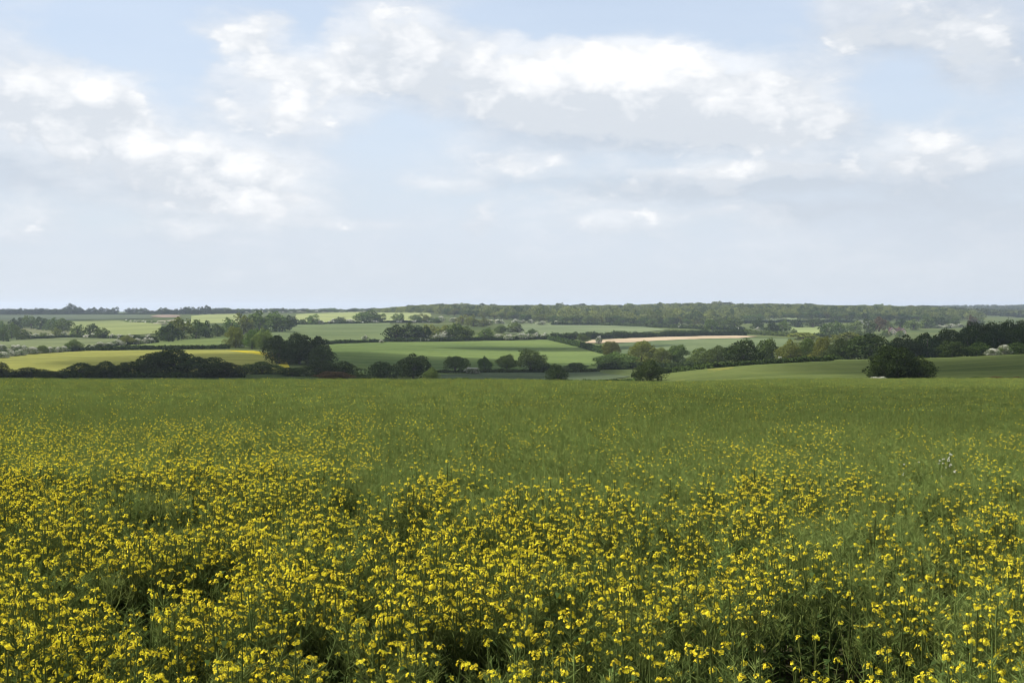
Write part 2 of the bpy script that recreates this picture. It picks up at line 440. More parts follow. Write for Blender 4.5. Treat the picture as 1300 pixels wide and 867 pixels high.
G = ground_mat
field('field', 'yellow-green field below the white hedges at the left', [(-90, 455), (0, 452), (60, 448.5), (110, 446), (200, 445), (290, 445), (322, 446), (345, 449), (362, 458), (372, None, 345), (340, None, 335), (300, None, 314), (-90, None, 308)],
      G('crop_yellow_green', (0.25, 0.26, 0.065), (0.31, 0.30, 0.075), 0.02, (24, 70, .25), (0.19, 0.21, 0.06)))
field('field', 'strip of yellow rape in flower along the edge of the left field', [(285, 445.2), (322, 446), (346, 449), (364, 459), (374, None, 345), (366, None, 330), (352, 460), (335, 452)],
      G('crop_yellow', (0.58, 0.47, 0.03), (0.40, 0.35, 0.05), 0.06))
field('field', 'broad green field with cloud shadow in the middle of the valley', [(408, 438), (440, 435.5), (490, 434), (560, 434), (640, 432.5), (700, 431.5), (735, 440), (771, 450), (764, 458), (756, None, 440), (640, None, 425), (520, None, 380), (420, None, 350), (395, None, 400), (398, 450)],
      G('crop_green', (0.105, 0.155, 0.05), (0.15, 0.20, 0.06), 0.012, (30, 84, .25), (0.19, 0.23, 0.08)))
field('field', 'low grey-green field in front of the row of trees', [(540, None, 300), (560, None, 415), (640, None, 420), (760, None, 425), (800, None, 380), (760, None, 270)],
      G('crop_grey_green', (0.075, 0.10, 0.055), (0.095, 0.12, 0.06), 0.03))
field('field', 'grey-green field behind the white blossom hedge at the left', [(-90, 447), (0, 441), (85, 443), (145, 440), (150, 430), (90, 428.5), (0, 433), (-90, 436)],
      G('crop_grass', (0.16, 0.19, 0.085), (0.19, 0.22, 0.095), 0.02))
field('field', 'narrow green field climbing past the round tree clump', [(105, 444), (160, 438), (220, 432), (288, 426), (292, 441), (200, 443)],
      G('crop_grass_2', (0.12, 0.165, 0.055), (0.16, 0.20, 0.065), 0.02))
field('field', 'pale green field behind three hedge trees at the left', [(88, 425), (90, 409), (150, 407.5), (205, 412), (205, 424), (140, 427)],
      G('crop_pale', (0.23, 0.27, 0.10), (0.27, 0.30, 0.11), 0.01))
field('field', 'small dull pasture beside the wood at the left edge', [(25, 420), (30, 416.5), (90, 421), (88, 428), (30, 429)],
      G('pasture', (0.17, 0.18, 0.085), (0.20, 0.21, 0.095), 0.01))
field('field', 'dark grey-green strip of land under the left skyline trees', [(-90, 404), (-90, 399), (190, 398.5), (194, 405), (60, 407)],
      G('crop_far_dark', (0.10, 0.125, 0.075), (0.12, 0.145, 0.08), 0.006))
field('field', 'small patch of pinkish bare soil under the left skyline', [(188, 402.2), (200, 400.2), (216, 400.0), (230, 400.8), (226, 403.0), (208, 403.6)], G('soil_pink', (0.27, 0.20, 0.15), (0.33, 0.26, 0.19), 0.02))
field('field', 'small pale stubble patch above the left tree clump', [(194, 411.5), (196, 408), (224, 406.3), (222, 411.5)], G('stubble', (0.36, 0.33, 0.23), (0.41, 0.37, 0.26), 0.02))
field('field', 'pale green far field between the two big tree clumps', [(242, 411), (243, 401.5), (262, 399.6), (304, 398.6), (304, 411)],
      G('crop_pale_2', (0.27, 0.31, 0.12), (0.31, 0.34, 0.13), 0.01))
field('field', 'mid green field behind the dark tree clump', [(340, 416), (365, 411.5), (420, 410.6), (495, 409.8), (500, 432), (440, 434), (402, 437), (345, 440)],
      G('crop_mid', (0.125, 0.165, 0.07), (0.155, 0.195, 0.08), 0.015, (28, 80, .25), (0.18, 0.21, 0.09)))
field('field', 'bright green field just under the centre left skyline', [(374, 410.5), (376, 399.5), (440, 396.8), (545, 395.8), (550, 408), (450, 410)],
      G('crop_bright', (0.29, 0.33, 0.13), (0.33, 0.36, 0.14), 0.01))
field('field', 'grey-green field below the far wood', [(640, 424), (640, 412), (720, 411), (800, 413.5), (850, 419), (800, 424.5), (700, 427)],
      G('crop_grey_2', (0.15, 0.19, 0.095), (0.18, 0.215, 0.105), 0.01))
field('field', 'thin pale strip of dry bare soil in the middle distance', [(742, 436), (752, 432), (800, 429.8), (860, 428), (936, 426.6), (962, 427.5), (940, 429.8), (860, 431.8), (800, 435.4)],
      G('soil_pale', (0.46, 0.36, 0.23), (0.52, 0.41, 0.27), 0.02))
field('field', 'green field below the pale strip of soil', [(770, 447), (782, 436.8), (860, 432), (940, 430), (1000, 430), (1000, 448), (870, 462), (800, 462)],
      G('crop_mid_2', (0.12, 0.16, 0.075), (0.15, 0.185, 0.085), 0.02))
field('field', 'olive field sloping up to the right beyond the rape', [(820, 479), (860, 473.5), (905, 468.5), (960, 464), (1050, 459), (1105, 456.8), (1200, 452.3), (1300, 447.5), (1420, 444), (1420, None, 128), (1180, None, 128), (960, None, 138), (830, None, 170)],
      G('crop_olive', (0.088, 0.116, 0.036), (0.115, 0.140, 0.043), 0.02, (22, 78, .3), (0.14, 0.165, 0.05)))
field('field', 'thin yellow edge of rape along the right field hedge', [(822, 480), (860, 474.2), (905, 469.2), (935, 466.8), (925, 470), (880, 477), (850, None, 190)],
      G('crop_yellow_2', (0.22, 0.21, 0.05), (0.16, 0.175, 0.05), 0.08))
field('field', 'little bright field among far trees right of centre', [(998, 426), (1000, 416), (1041, 415), (1042, 426)],
      G('crop_bright_2', (0.22, 0.27, 0.10), (0.25, 0.29, 0.11), 0.01))
field('field', 'thin far field strip below the wood right of centre', [(912, 409), (914, 405), (1015, 403.5), (1016, 408)],
      G('crop_pale_3', (0.18, 0.22, 0.10), (0.2, 0.24, 0.11), 0.01))

# the rape field's own ground, from the camera down over the brow
def rape_ground():
    ys = np.concatenate([np.arange(-6, 40, .8), np.arange(40, 150, 3)])
    nc = 140
    W = 10 + 0.75 * np.maximum(ys, 0)
    X = W[:, None] * np.linspace(-1, 1, nc)[None]; Yg = np.repeat(ys[:, None], nc, 1)
    Z = ground(X, Yg) + 0.03 + (fbm(X * 2, Yg * 2, 3) - .5) * .05
    idx = np.arange(len(ys) * nc).reshape(len(ys), nc)
    f = np.stack([idx[:-1, :-1], idx[:-1, 1:], idx[1:, 1:], idx[1:, :-1]], -1).reshape(-1, 4)
    me = mesh_np('rape_field_soil', np.stack([X, Yg, Z], -1).reshape(-1, 3), f, [G('soil', (0.055, 0.05, 0.028), (0.075, 0.085, 0.035), 0.8, fine=6, bump=.6)], smooth=True)
    tag(link('rape_field_soil', me), 'dark weedy soil under the flowering rape', kind='structure')
rape_ground()

# ------------------------------------------------------------------ tree building blocks
LEAF = {
    'dark':  leaf_mat('leaf_dark', (0.025, 0.040, 0.011), (0.050, 0.072, 0.018), .25),
    'mid':   leaf_mat('leaf_mid', (0.056, 0.086, 0.020), (0.100, 0.142, 0.032), .3),
    'olive': leaf_mat('leaf_olive', (0.095, 0.112, 0.022), (0.150, 0.168, 0.036), .3),
    'fresh': leaf_mat('leaf_fresh', (0.075, 0.11, 0.025), (0.125, 0.165, 0.04), .35),
    'brown': leaf_mat('leaf_brown', (0.075, 0.055, 0.025), (0.12, 0.085, 0.035), .3),
    'conifer': leaf_mat('leaf_needle', (0.02, 0.034, 0.02), (0.038, 0.055, 0.028), .15),
    'wood':  leaf_mat('leaf_wood', (0.035, 0.052, 0.016), (0.060, 0.080, 0.022), .3, tint_attr='tint', c3=(0.17, 0.18, 0.045)),
}
BLOSSOM = leaf_mat('may_blossom', (0.41, 0.405, 0.32), (0.59, 0.58, 0.49), .25, obj_var=.05)
BARK = plain_mat('bark', (0.05, 0.04, 0.03), (0.11, 0.09, 0.07), 6)

def cards(pos, nrm, size, rng, aspect=1.0):
    """a leaf-spray face (pointed quad) at every position"""
    n = len(pos)
    nrm = nrm / np.linalg.norm(nrm, axis=1, keepdims=True)
    r = rng.normal(size=(n, 3)); t = np.cross(nrm, r); t /= np.linalg.norm(t, axis=1, keepdims=True) + 1e-9
    b = np.cross(nrm, t)
    s = size[:, None]
    j = lambda: (rng.uniform(.6, 1.2, size=(n, 1)))
    v = np.stack([pos - t * s * j() - b * s * .25 * aspect, pos + b * s * -.9 * j() * aspect + t * s * .2, pos + t * s * j() + b * s * .2, pos + b * s * j() * aspect - t * s * .15], 1)
    f = np.arange(n * 4).reshape(n, 4)
    return v.reshape(-1, 3), f

def sphere_dirs(n, rng, up=0.0):
    d = rng.normal(size=(n, 3)); d[:, 2] += up
    return d / np.linalg.norm(d, axis=1, keepdims=True)

def crown_mesh(name, seed, shape, nb, nl, leaf):
    """unit crown, base z=0, top z=1, width 1: leaf faces around many boughs spread through the crown's volume"""
    rng = np.random.default_rng(seed)
    if shape == 'round': c, rad, cz0 = (0, 0, .53), (.42, .42, .38), .12
    elif shape == 'tall': c, rad, cz0 = (0, 0, .55), (.36, .36, .38), .10
    elif shape == 'full': c, rad, cz0 = (0, 0, .47), (.42, .42, .44), .0
    else: c, rad, cz0 = (0, 0, .42), (.42, .42, .42), .0
    out_p, out_n, out_s = [], [], []
    d = sphere_dirs(nb, rng, .15); rr = rng.uniform(.2, 1.12, nb) ** .5
    ctr = np.array(c) + d * rr[:, None] * np.array(rad)
    if shape in ('bush', 'full'): ctr[:, 2] = np.maximum(ctr[:, 2], .10)
    ctr += rng.normal(size=ctr.shape) * .03
    br = rng.uniform(.085, .20, nb) * (1.15 if shape != 'bush' else 1.2)
    for k in range(nb):
        n = int(nl * (br[k] / .16) ** 2)
        dd = sphere_dirs(n, rng, .25)
        p = ctr[k] + dd * br[k] * rng.uniform(.55, 1.08, (n, 1)) * np.array((1, 1, .85))
        out_p.append(p); out_n.append(dd + rng.normal(size=(n, 3)) * .55); out_s.append(rng.uniform(.6, 1.35, n) * leaf)
    p = np.concatenate(out_p); nn = np.concatenate(out_n); s = np.concatenate(out_s)
    # faces buried deep inside several boughs are never seen
    dist = np.linalg.norm(p[:, None] - ctr[None], axis=-1) / br[None]
    keep = (dist < .72).sum(1) <= 1
    keep &= p[:, 2] > max(cz0 - .12, 0.005)
    p, nn, s = p[keep], nn[keep], s[keep]
    p[:, 2] *= 1.0 / p[:, 2].max()
    if shape != 'tall':
        p[:, :2] *= (1.07 - .40 * p[:, 2:3] ** 2)
        p[:, 0] += .10 * rng.uniform(-1, 1) * p[:, 2]
    v, f = cards(p, nn, s, rng)
    return v, f

def conifer_mesh(seed, nl, leaf):
    rng = np.random.default_rng(seed)
    h = rng.uniform(.06, 1, nl) ** 1.1
    lay = np.floor(h * 14) / 14 + rng.normal(size=nl) * .012
    r = (1 - h) * .46 * rng.uniform(.35, 1, nl) ** .5 + .015
    a = rng.uniform(0, 2 * math.pi, nl)
    p = np.stack([np.cos(a) * r, np.sin(a) * r, np.clip(lay - r * .15, .03, 1)], -1)
    n = np.stack([np.cos(a) * .5, np.sin(a) * .5, np.full(nl, 1.0)], -1) + rng.normal(size=(nl, 3)) * .35
    return cards(p, n, rng.uniform(.6, 1.3, nl) * leaf, rng)

def tube(path, radii, sides=6):
    path = np.asarray(path, float); n = len(path)
    v = []
    for i in range(n):
        d = path[min(i + 1, n - 1)] - path[max(i - 1, 0)]; d /= np.linalg.norm(d) + 1e-9
        a = np.cross(d, (0.31, 0.95, 0.02)); a /= np.linalg.norm(a) + 1e-9; b = np.cross(d, a)
        for k in range(sides):
            t = 2 * math.pi * k / sides
            v.append(path[i] + (a * math.cos(t) + b * math.sin(t)) * radii[i])
    f = []
    for i in range(n - 1):
        for k in range(sides):
            f.append((i * sides + k, i * sides + (k + 1) % sides, (i + 1) * sides + (k + 1) % sides, (i + 1) * sides + k))
    return np.array(v), np.array(f)

def merge(parts):
    vs, fs, o = [], [], 0
    for v, f in parts:
        if not len(v): continue
        vs.append(v); fs.append(f + o); o += len(v)
    return np.concatenate(vs), np.concatenate(fs)

def trunk_mesh(seed, fork=.28):
    rng = np.random.default_rng(seed)
    parts = [tube([(0, 0, -.04), (.005, 0, .05), (.01, .005, fork), (0.0, .01, .6)], [.045, .034, .028, .01])]
    for k in range(6):
        a = k * 1.05 + rng.uniform(-.3, .3); r = rng.uniform(.16, .30); z = rng.uniform(.5, .78)
        parts.append(tube([(.008, .004, fork - .03 + .05 * rng.random()), (math.cos(a) * r * .45, math.sin(a) * r * .45, (fork + z) / 2 - .02), (math.cos(a) * r, math.sin(a) * r, z)], [.018, .012, .005], 5))
    return merge(parts)

PROTO = {}
def proto(shape, lod, i, kind_blossom=False):
    key = (shape, lod, i, kind_blossom)
    if key in PROTO: return PROTO[key]
    seed = hash((shape, i)) % 1 + {'round': 10, 'tall': 40, 'bush': 70, 'conifer': 100, 'full': 130}[shape] + i * 3 + (lod == 'lo') * 200
    if shape == 'conifer':
        v, f = conifer_mesh(seed, 2600 if lod == 'hi' else 700, .035 if lod == 'hi' else .06)
    elif lod == 'hi': v, f = crown_mesh('crown', seed, shape, 62, 150, .0195)
    else: v, f = crown_mesh('crown', seed, shape, 34, 36, .040)
    if kind_blossom:
        rng = np.random.default_rng(seed + 5)
        q = v.reshape(-1, 4, 3); cz = q[:, :, 2].mean(1)
        patch = np.array([math.sin(a[0, 0] * 9 + seed) + math.sin(a[0, 1] * 11 + seed * 2) + math.sin(a[0, 2] * 8) for a in q]) / 3
        w = rng.random(len(q)) < np.clip(.05 + cz * .70 + patch * .6, .03, .88)
        nq = lambda sel: (q[sel].reshape(-1, 3), np.arange(sel.sum() * 4).reshape(-1, 4))
        a, b = nq(~w), nq(w)
        res = (mesh_np('crown', *a, [LEAF['mid']]), mesh_np('blossom', *b, [BLOSSOM]), mesh_np('trunk', *trunk_mesh(seed), [BARK], smooth=True))
    else:
        res = (mesh_np('crown', v, f, [LEAF['mid']]), None, mesh_np('trunk', *trunk_mesh(seed), [BARK], smooth=True))
    PROTO[key] = res
    return res

NAMES = {'round': 'broadleaf_tree', 'full': 'broadleaf_tree', 'tall': 'broadleaf_tree', 'bush': 'bush', 'conifer': 'conifer'}
_cnt = [0]
def tree_at(X, Y, w, h, kind, shape, label, group=None, name=None, sink=0.0):
    _cnt[0] += 1
    r = random.Random(_cnt[0] * 13 + 5)
    lod = 'hi' if Y < 700 else 'lo'
    blos = kind == 'blossom'
    cr, bl, tr = proto(shape, lod, r.randrange(3), blos)
    root = bpy.data.objects.new(name or ('hawthorn_bush' if blos else NAMES[shape]), None)
    C.objects.link(root)
    root.empty_display_size = 1
    root.location = (X, Y, gz(X, Y) - sink)
    root.rotation_euler = (0, 0, r.uniform(0, 6.28))
    root.scale = (w, w, h)
    o = link('crown', cr, root)
    if not blos:
        o.material_slots[0].link = 'OBJECT'; o.material_slots[0].material = LEAF[kind]
    if bl: link('blossom', bl, root)
    link('trunk', tr, root)
    tag(root, label, 'bush' if shape == 'bush' else 'tree', group)
    return root

def T(x0, x1, top, base, kind, shape, label, group=None):
    """tree seen between two columns, its top at a row; base: row of its foot, or -distance in metres"""
    px = (x0 + x1) / 2
    X, Y = at(px, base) if base > 0 else at(px, None, -base)
    w = (x1 - x0) / F * Y * 1.18
    h = EYE - (top - HY) / F * Y - gz(X, Y)
    h = max(h, 1.0)
    return tree_at(X, Y, w, h, kind, shape, label, group)

ORD = ['first', 'second', 'third', 'fourth', 'fifth', 'sixth', 'seventh', 'eighth', 'ninth', 'tenth', 'eleventh', 'twelfth', 'thirteenth', 'fourteenth', 'fifteenth', 'sixteenth']
ADJ = {'dark': 'dark green', 'mid': 'green', 'olive': 'olive green', 'fresh': 'fresh green', 'brown': 'brownish', 'conifer': 'dark pointed', 'blossom': 'white flowering'}

# --- dark hedgerow trees along the brow, left
T(-16, 13, 459, -300, 'dark', 'bush', 'dark bush cut by the picture edge beside the yellow-green field')
T(16, 54, 466, -300, 'dark', 'bush', 'low dark bush standing second from the edge below the yellow-green field')
T(46, 84, 470, -298, 'dark', 'bush', 'lowest dark bush in the dip of the brow hedge')
T(80, 124, 460, -305, 'dark', 'bush', 'rounded dark bush rising at the middle of the brow hedge')
T(114, 152, 458, -302, 'dark', 'bush', 'dark bush left of centre in the long brow hedge, one right of the rounded one')
T(140, 184, 458, -308, 'dark', 'bush', 'broad dark bush leaning on the tall clump of the brow hedge')
T(172, 220, 446, -310, 'dark', 'full', 'tall dark tree on the near side of the tallest tree in the brow hedge')
T(192, 250, 441, -315, 'dark', 'full', 'tallest and darkest tree of the brow hedge before the yellow-green field')
T(232, 286, 452, -310, 'dark', 'bush', 'dark sloping bush just right of the tallest brow tree')
T(258, 308, 459, -305, 'dark', 'bush', 'low dark bush ending the brow hedge before a gap of field')
T(308, 358, 458, -330, 'mid', 'bush', 'shaded green bush standing below the yellow strip of rape')
T(356, 386, 466, -318, 'dark', 'bush', 'small dark bush at the foot of the yellow strip')
T(336, 374, 425, -440, 'dark', 'full', 'left tree of the tall dark clump right of the yellow strip')
T(358, 402, 422, -450, 'dark', 'full', 'middle and tallest tree of the dark clump right of the yellow strip')
T(384, 418, 426, -440, 'dark', 'full', 'right tree of the dark clump right of the yellow strip')
T(394, 424, 438, -420, 'dark', 'full', 'lower tree on the right shoulder of the tall dark clump')
T(384, 424, 457, -320, 'dark', 'bush', 'dark bush in front of the tall dark clump')
T(412, 456, 458, -325, 'dark', 'bush', 'dark bush trailing off right below the tall dark clump')
T(402, 446, 471, -290, 'brown', 'bush', 'low reddish brown bush on the brow under the dark clump')
T(446, 472, 474, -300, 'dark', 'bush', 'very low dark bush bridging the gap on the brow')
T(470, 508, 458, -325, 'dark', 'bush', 'dark bush left of the domed tree on the brow')
T(504, 546, 448, -335, 'dark', 'full', 'big dark domed tree on the brow before the broad green field')
T(539, 557, 466, -290, 'fresh', 'bush', 'small pale green bush right of the domed tree')
# --- row of single trees before the broad green field
T(562, 593, 452, 474, 'mid', 'round', 'wide low tree first in the row before the broad green field')
T(590, 609, 466, 475, 'blossom', 'bush', 'white flowering bush between the first two trees of the field row')
T(607, 624, 452, 472, 'mid', 'round', 'slim small tree second in the row before the broad green field')
T(630, 656, 449, 472, 'mid', 'round', 'neat round tree on a clear trunk, third before the broad green field')
T(654, 692, 442, 473, 'mid', 'tall', 'tallest tree of the row before the broad green field')
T(676, 706, 461, 472, 'dark', 'bush', 'dark undergrowth at the right foot of the tallest row tree')
T(696, 720, 461, -285, 'dark', 'bush', 'round dark bush on the brow right of the field row')
T(717, 745, 460, 471, 'dark', 'bush', 'flat shaded bush on the broad green field right of the row')
# --- trees at the right end of the broad green field
T(758, 806, 446, -455, 'mid', 'full', 'broad green tree at the tip of the broad green field')
T(764, 786, 433, -560, 'olive', 'round', 'small tree standing behind the tip of the broad green field')
T(795, 834, 432, -470, 'olive', 'full', 'large olive green oak in sun right of the broad green field')
T(826, 853, 441, -465, 'olive', 'full', 'bright yellowish tree leaning against the large olive oak')
T(844, 874, 437, -470, 'mid', 'full', 'round grey-green tree right of the yellowish one')
T(808, 842, 456, -250, 'dark', 'bush', 'dark round bush at the start of the right-hand field hedge')
T(874, 908, 441, -450, 'mid', 'full', 'green round tree behind the hedge of the sloping right field')
T(894, 926, 438, -440, 'mid', 'full', 'green tree left of the black spreading tree')
T(918, 965, 429, -340, 'dark', 'round', 'blackish spreading tree with a visible trunk at the right field hedge')
T(956, 990, 429, -420, 'mid', 'full', 'green tree right of the blackish spreading tree')
T(988, 1019, 430, -410, 'olive', 'full', 'olive tree third along the right field hedge wood')
T(1012, 1040, 428, -410, 'mid', 'full', 'green tree among the right field hedge wood beside the olive one')
T(1030, 1056, 426, -400, 'olive', 'full', 'olive tree at the start of the dark right-hand wood')
T(1050, 1082, 429, -390, 'dark', 'full', 'dark tree left of the pointed dark one in the right wood')
T(1076, 1134, 423, -385, 'dark', 'full', 'wide blackish tree behind the big lone bush on the right')
T(1000, 1040, 422, -800, 'olive', 'round', 'sunlit tree behind the right hedge wood below the little bright field')
T(1050, 1090, 421, -760, 'olive', 'round', 'wide sunlit tree behind the dark right wood')
T(1128, 1170, 424, -400, 'dark', 'full', 'dark tree in the right wood above the big lone bush')
T(1158, 1196, 422, -400, 'dark', 'full', 'dark tree in the right wood just right of the big lone bush')
T(1186, 1226, 416, -400, 'dark', 'full', 'dark tree in the right wood left of the pines')
T(1216, 1250, 412, -395, 'dark', 'tall', 'dark tree in the right wood at the first pine')
T(1244, 1280, 416, -385, 'dark', 'full', 'dark tree above the flowering bushes at the far right')
T(1272, 1316, 414, -385, 'dark', 'full', 'dark tree cut by the right picture edge')
T(1192, 1225, 432, -350, 'dark', 'bush', 'dark undergrowth bush left of the grey flowering bush at far right')
T(1222, 1256, 434, -350, 'dark', 'bush', 'dark undergrowth bush touching the grey flowering bush at far right')
T(1278, 1312, 434, -345, 'dark', 'bush', 'dark undergrowth bush at the right picture edge')
for i, (a, b, t) in enumerate([(1222, 1248, 406), (1238, 1264, 409), (1252, 1280, 407), (1266, 1292, 404), (1282, 1312, 405)]):
    T(a, b, t, -430, 'dark', 'tall', f'{ORD[i]} tall tree from the left in the row topping the right wood', 'tall trees over the right wood')
T(1252, 1269, 442, -335, 'blossom', 'bush', 'low greyish flowering bush at the foot of the right wood')
T(1267, 1283, 437, -338, 'blossom', 'bush', 'round white hawthorn at the foot of the right wood')
# --- lone bush on the right
T(1109, 1168, 438, -190, 'dark', 'full', 'big dark lone tree at the edge of the rape on the right')
T(1147, 1187, 451, -192, 'dark', 'full', 'lower dark shoulder bush grown against the big lone tree')
T(1107, 1138, 447, -189, 'dark', 'full', 'dark bush filling the left flank of the big lone tree')
T(1104, 1128, 479, -168, 'blossom', 'bush', 'small grey-white flowering bush at the foot of the big lone tree')
T(1199, 1211, 480, -165, 'dark', 'bush', 'little dark shrub just right of the big lone tree')
T(1226, 1252, 481, -162, 'dark', 'bush', 'flat dark shrub on the brow between the lone tree and the edge')
T(1255, 1282, 482, -162, 'brown', 'bush', 'flat brownish shrub on the brow at the far right')
T(1280, 1306, 481, -162, 'brown', 'bush', 'brownish shrub on the brow cut by the right edge')
for i, (a, b, t, bs) in enumerate([(970, 977, 457, 465), (987, 993, 452, 462), (1010, 1019, 453, 460)]):
    T(a, b, t, -332 if i == 0 else -350, 'blossom', 'bush', f'{ORD[i]} white hawthorn from the left under the right hedge wood')

# --- left middle distance
def row(items, phrase, group, base=None):
    for i, (a, b, t, bs, kind, shape) in enumerate(items):
        if shape == 'round': shape = 'full'
        T(a, b, t, bs, kind, shape, f'{ADJ[kind]} {"bush" if shape == "bush" else "tree"}, {ORD[i]} from left in {phrase}', group)
row([(195, 216, 415, 433, 'mid', 'round'), (203, 230, 411, 433, 'dark', 'round'), (216, 246, 403, 431, 'olive', 'round'), (236, 262, 406, 430, 'mid', 'round'), (250, 273, 407, 429, 'dark', 'round'), (206, 222, 421, 434.5, 'dark', 'bush'), (268, 284, 411, 428, 'mid', 'bush')], 'the clump above the narrow green field', 'clump above the narrow green field')
row([(281, 304, 403, 425, 'mid', 'round'), (296, 322, 397, 424, 'olive', 'round'), (314, 344, 394, 422, 'fresh', 'round'), (334, 366, 395, 421, 'mid', 'round'), (346, 370, 404, 422, 'dark', 'round'), (362, 378, 400, 416, 'dark', 'round')], 'the largest sunlit clump at centre left', 'largest sunlit clump')
row([(287, 311, 414, 442, 'olive', 'round'), (310, 330, 417, 443, 'mid', 'round'), (322, 346, 416, 444, 'fresh', 'round')], 'the three trees in front of the largest clump', 'trees before the largest clump')
T(297, 311, 432, 441, 'blossom', 'bush', 'white hawthorn between trees at the top of the yellow field')
T(317, 324, 417, 424, 'blossom', 'bush', 'tiny white hawthorn in the middle of the largest sunlit clump')
row([(-6, 14, 413, 434, 'mid', 'round'), (6, 24, 409, 430, 'mid', 'round'), (18, 38, 416, 432, 'mid', 'round'), (-8, 8, 405, 425, 'mid', 'round'), (8, 24, 404, 421, 'dark', 'round')], 'the wood at the left edge', 'wood at the left edge')
row([(16, 36, 403, 417, 'dark', 'round'), (30, 50, 401, 418, 'mid', 'round'), (44, 62, 402, 419, 'dark', 'round'), (56, 76, 403, 420, 'mid', 'round'), (68, 92, 404, 422, 'mid', 'round')], 'the strip wood below the left skyline', 'strip wood below the left skyline')
row([(64, 78, 416, 428, 'olive', 'round'), (90, 107, 412, 428, 'mid', 'round'), (106, 123, 411, 428, 'dark', 'round'), (123, 140, 416, 430, 'mid', 'round')], 'the hedge under the pale green left field', 'trees in the hedge under the pale left field')
row([(34, 44, 424, 430, 'blossom', 'bush'), (42, 51, 423, 429.5, 'blossom', 'bush'), (50, 62, 422, 429.5, 'mid', 'bush'), (59, 69, 424, 429.5, 'blossom', 'bush'), (77, 84, 421, 427, 'blossom', 'bush'), (113, 126, 423, 429, 'blossom', 'bush'), (138, 148, 424, 430, 'blossom', 'bush'), (147, 157, 424, 430.5, 'blossom', 'bush'), (158, 172, 424, 431, 'blossom', 'bush'), (184, 196, 424, 431, 'blossom', 'bush')], 'the bushes edging the pale left field', 'bushes along the foot of the pale left field')
T(85, 104, 430, 446, 'mid', 'round', 'lone round tree between the white hedges at the left')
T(153, 170, 425, 438.5, 'olive', 'round', 'reddish olive tree among white hawthorns at the left')
row([(-4, 8, 437, 445, 'blossom', 'bush'), (8, 22, 444, 453, 'blossom', 'bush'), (13, 28, 437.5, 446, 'blossom', 'bush'), (24, 36, 438, 446, 'blossom', 'bush'), (20, 34, 443, 452, 'blossom', 'bush'), (33, 50, 440, 450, 'blossom', 'bush'), (-8, 10, 446, 455, 'blossom', 'bush'), (47, 60, 438, 449, 'mid', 'bush'), (58, 70, 440, 448.5, 'blossom', 'bush'), (68, 78, 440, 448, 'blossom', 'bush'), (76, 87, 439, 447, 'blossom', 'bush')], 'the thick blossom hedge over the yellow-green field', 'thick blossom hedge at the left')
row([(112, 120, 438, 444, 'blossom', 'bush'), (120, 134, 434, 441.5, 'blossom', 'bush'), (132, 145, 435, 440.5, 'blossom', 'bush'), (143, 159, 431, 439.5, 'blossom', 'bush'), (168, 180, 429, 438, 'blossom', 'bush'), (178, 190, 428.5, 437, 'blossom', 'bush'), (188, 196, 429, 436, 'blossom', 'bush')], 'the blossom row leading to the tree clump', 'blossom row leading to the clump')
# --- centre: hedge above the mid green field
row([(378, 389, 405, 412, 'mid', 'bush'), (389, 406, 398.5, 412, 'fresh', 'round'), (402, 410, 406, 412, 'blossom', 'bush'), (420, 428, 404.5, 411, 'blossom', 'bush'), (425, 439, 402, 411, 'dark', 'bush'), (437, 450, 405, 411, 'blossom', 'bush'), (449, 472, 397, 410, 'mid', 'round'), (457, 482, 393, 410, 'mid', 'round'), (474, 492, 398, 410, 'mid', 'round'), (496, 512, 398, 410, 'mid', 'round'), (503, 511, 403, 409, 'blossom', 'bush'), (519, 534, 399, 409, 'mid', 'round'), (530, 547, 398, 409, 'olive', 'round'), (544, 560, 402, 410, 'mid', 'round')], 'the hedge under the bright skyline field', 'hedge trees under the bright skyline field')
row([(543, 554, 402.5, 409, 'blossom', 'bush'), (553, 565, 401, 408.5, 'blossom', 'bush'), (570, 581, 403, 409, 'blossom', 'bush'), (578, 596, 399, 413, 'olive', 'round'), (592, 610, 400, 415, 'olive', 'round'), (606, 622, 403, 415, 'olive', 'round'), (616, 626, 405, 413, 'blossom', 'bush'), (627, 640, 405, 411, 'blossom', 'bush'), (650, 660, 405, 411, 'blossom', 'bush'), (660, 667, 406, 411, 'blossom', 'bush'), (669, 678, 405.5, 411, 'blossom', 'bush'), (682, 694, 407.5, 413, 'blossom', 'bush'), (701, 712, 407, 413, 'blossom', 'bush')], 'the hedge below the middle of the far wood', 'hedge below the far wood')
row([(489, 516, 412, 434, 'dark', 'round'), (502, 532, 409.5, 434, 'dark', 'round'), (526, 549, 413, 434, 'dark', 'round'), (538, 556, 412, 428, 'olive', 'round'), (552, 572, 413, 429, 'olive', 'round'), (565, 590, 410.5, 433, 'mid', 'round'), (582, 604, 414, 433, 'mid', 'round'), (606, 628, 416, 432, 'mid', 'round')], 'the tree belt above the broad green field', 'tree belt above the broad green field')
row([(509, 527, 422, 434, 'blossom', 'bush'), (527, 544, 423, 434, 'blossom', 'bush'), (549, 562, 424, 434, 'blossom', 'bush'), (558, 575, 419, 433.5, 'blossom', 'bush'), (626, 640, 423.5, 432.5, 'blossom', 'bush'), (638, 652, 424, 432.5, 'blossom', 'bush'), (654, 668, 422.5, 432, 'blossom', 'bush'), (667, 676, 423, 432, 'blossom', 'bush'), (676, 688, 421.5, 431.5, 'blossom', 'bush'), (686, 700, 422, 431.5, 'blossom', 'bush')], 'the hawthorns above the broad green field', 'hawthorns above the broad green field')
row([(628, 646, 412.5, 423, 'mid', 'bush'), (642, 660, 409, 423, 'mid', 'round'), (650, 664, 414.5, 423, 'blossom', 'bush'), (668, 682, 417, 425, 'mid', 'bush')], 'the short crossing hedge right of the tree belt', 'short crossing hedge')
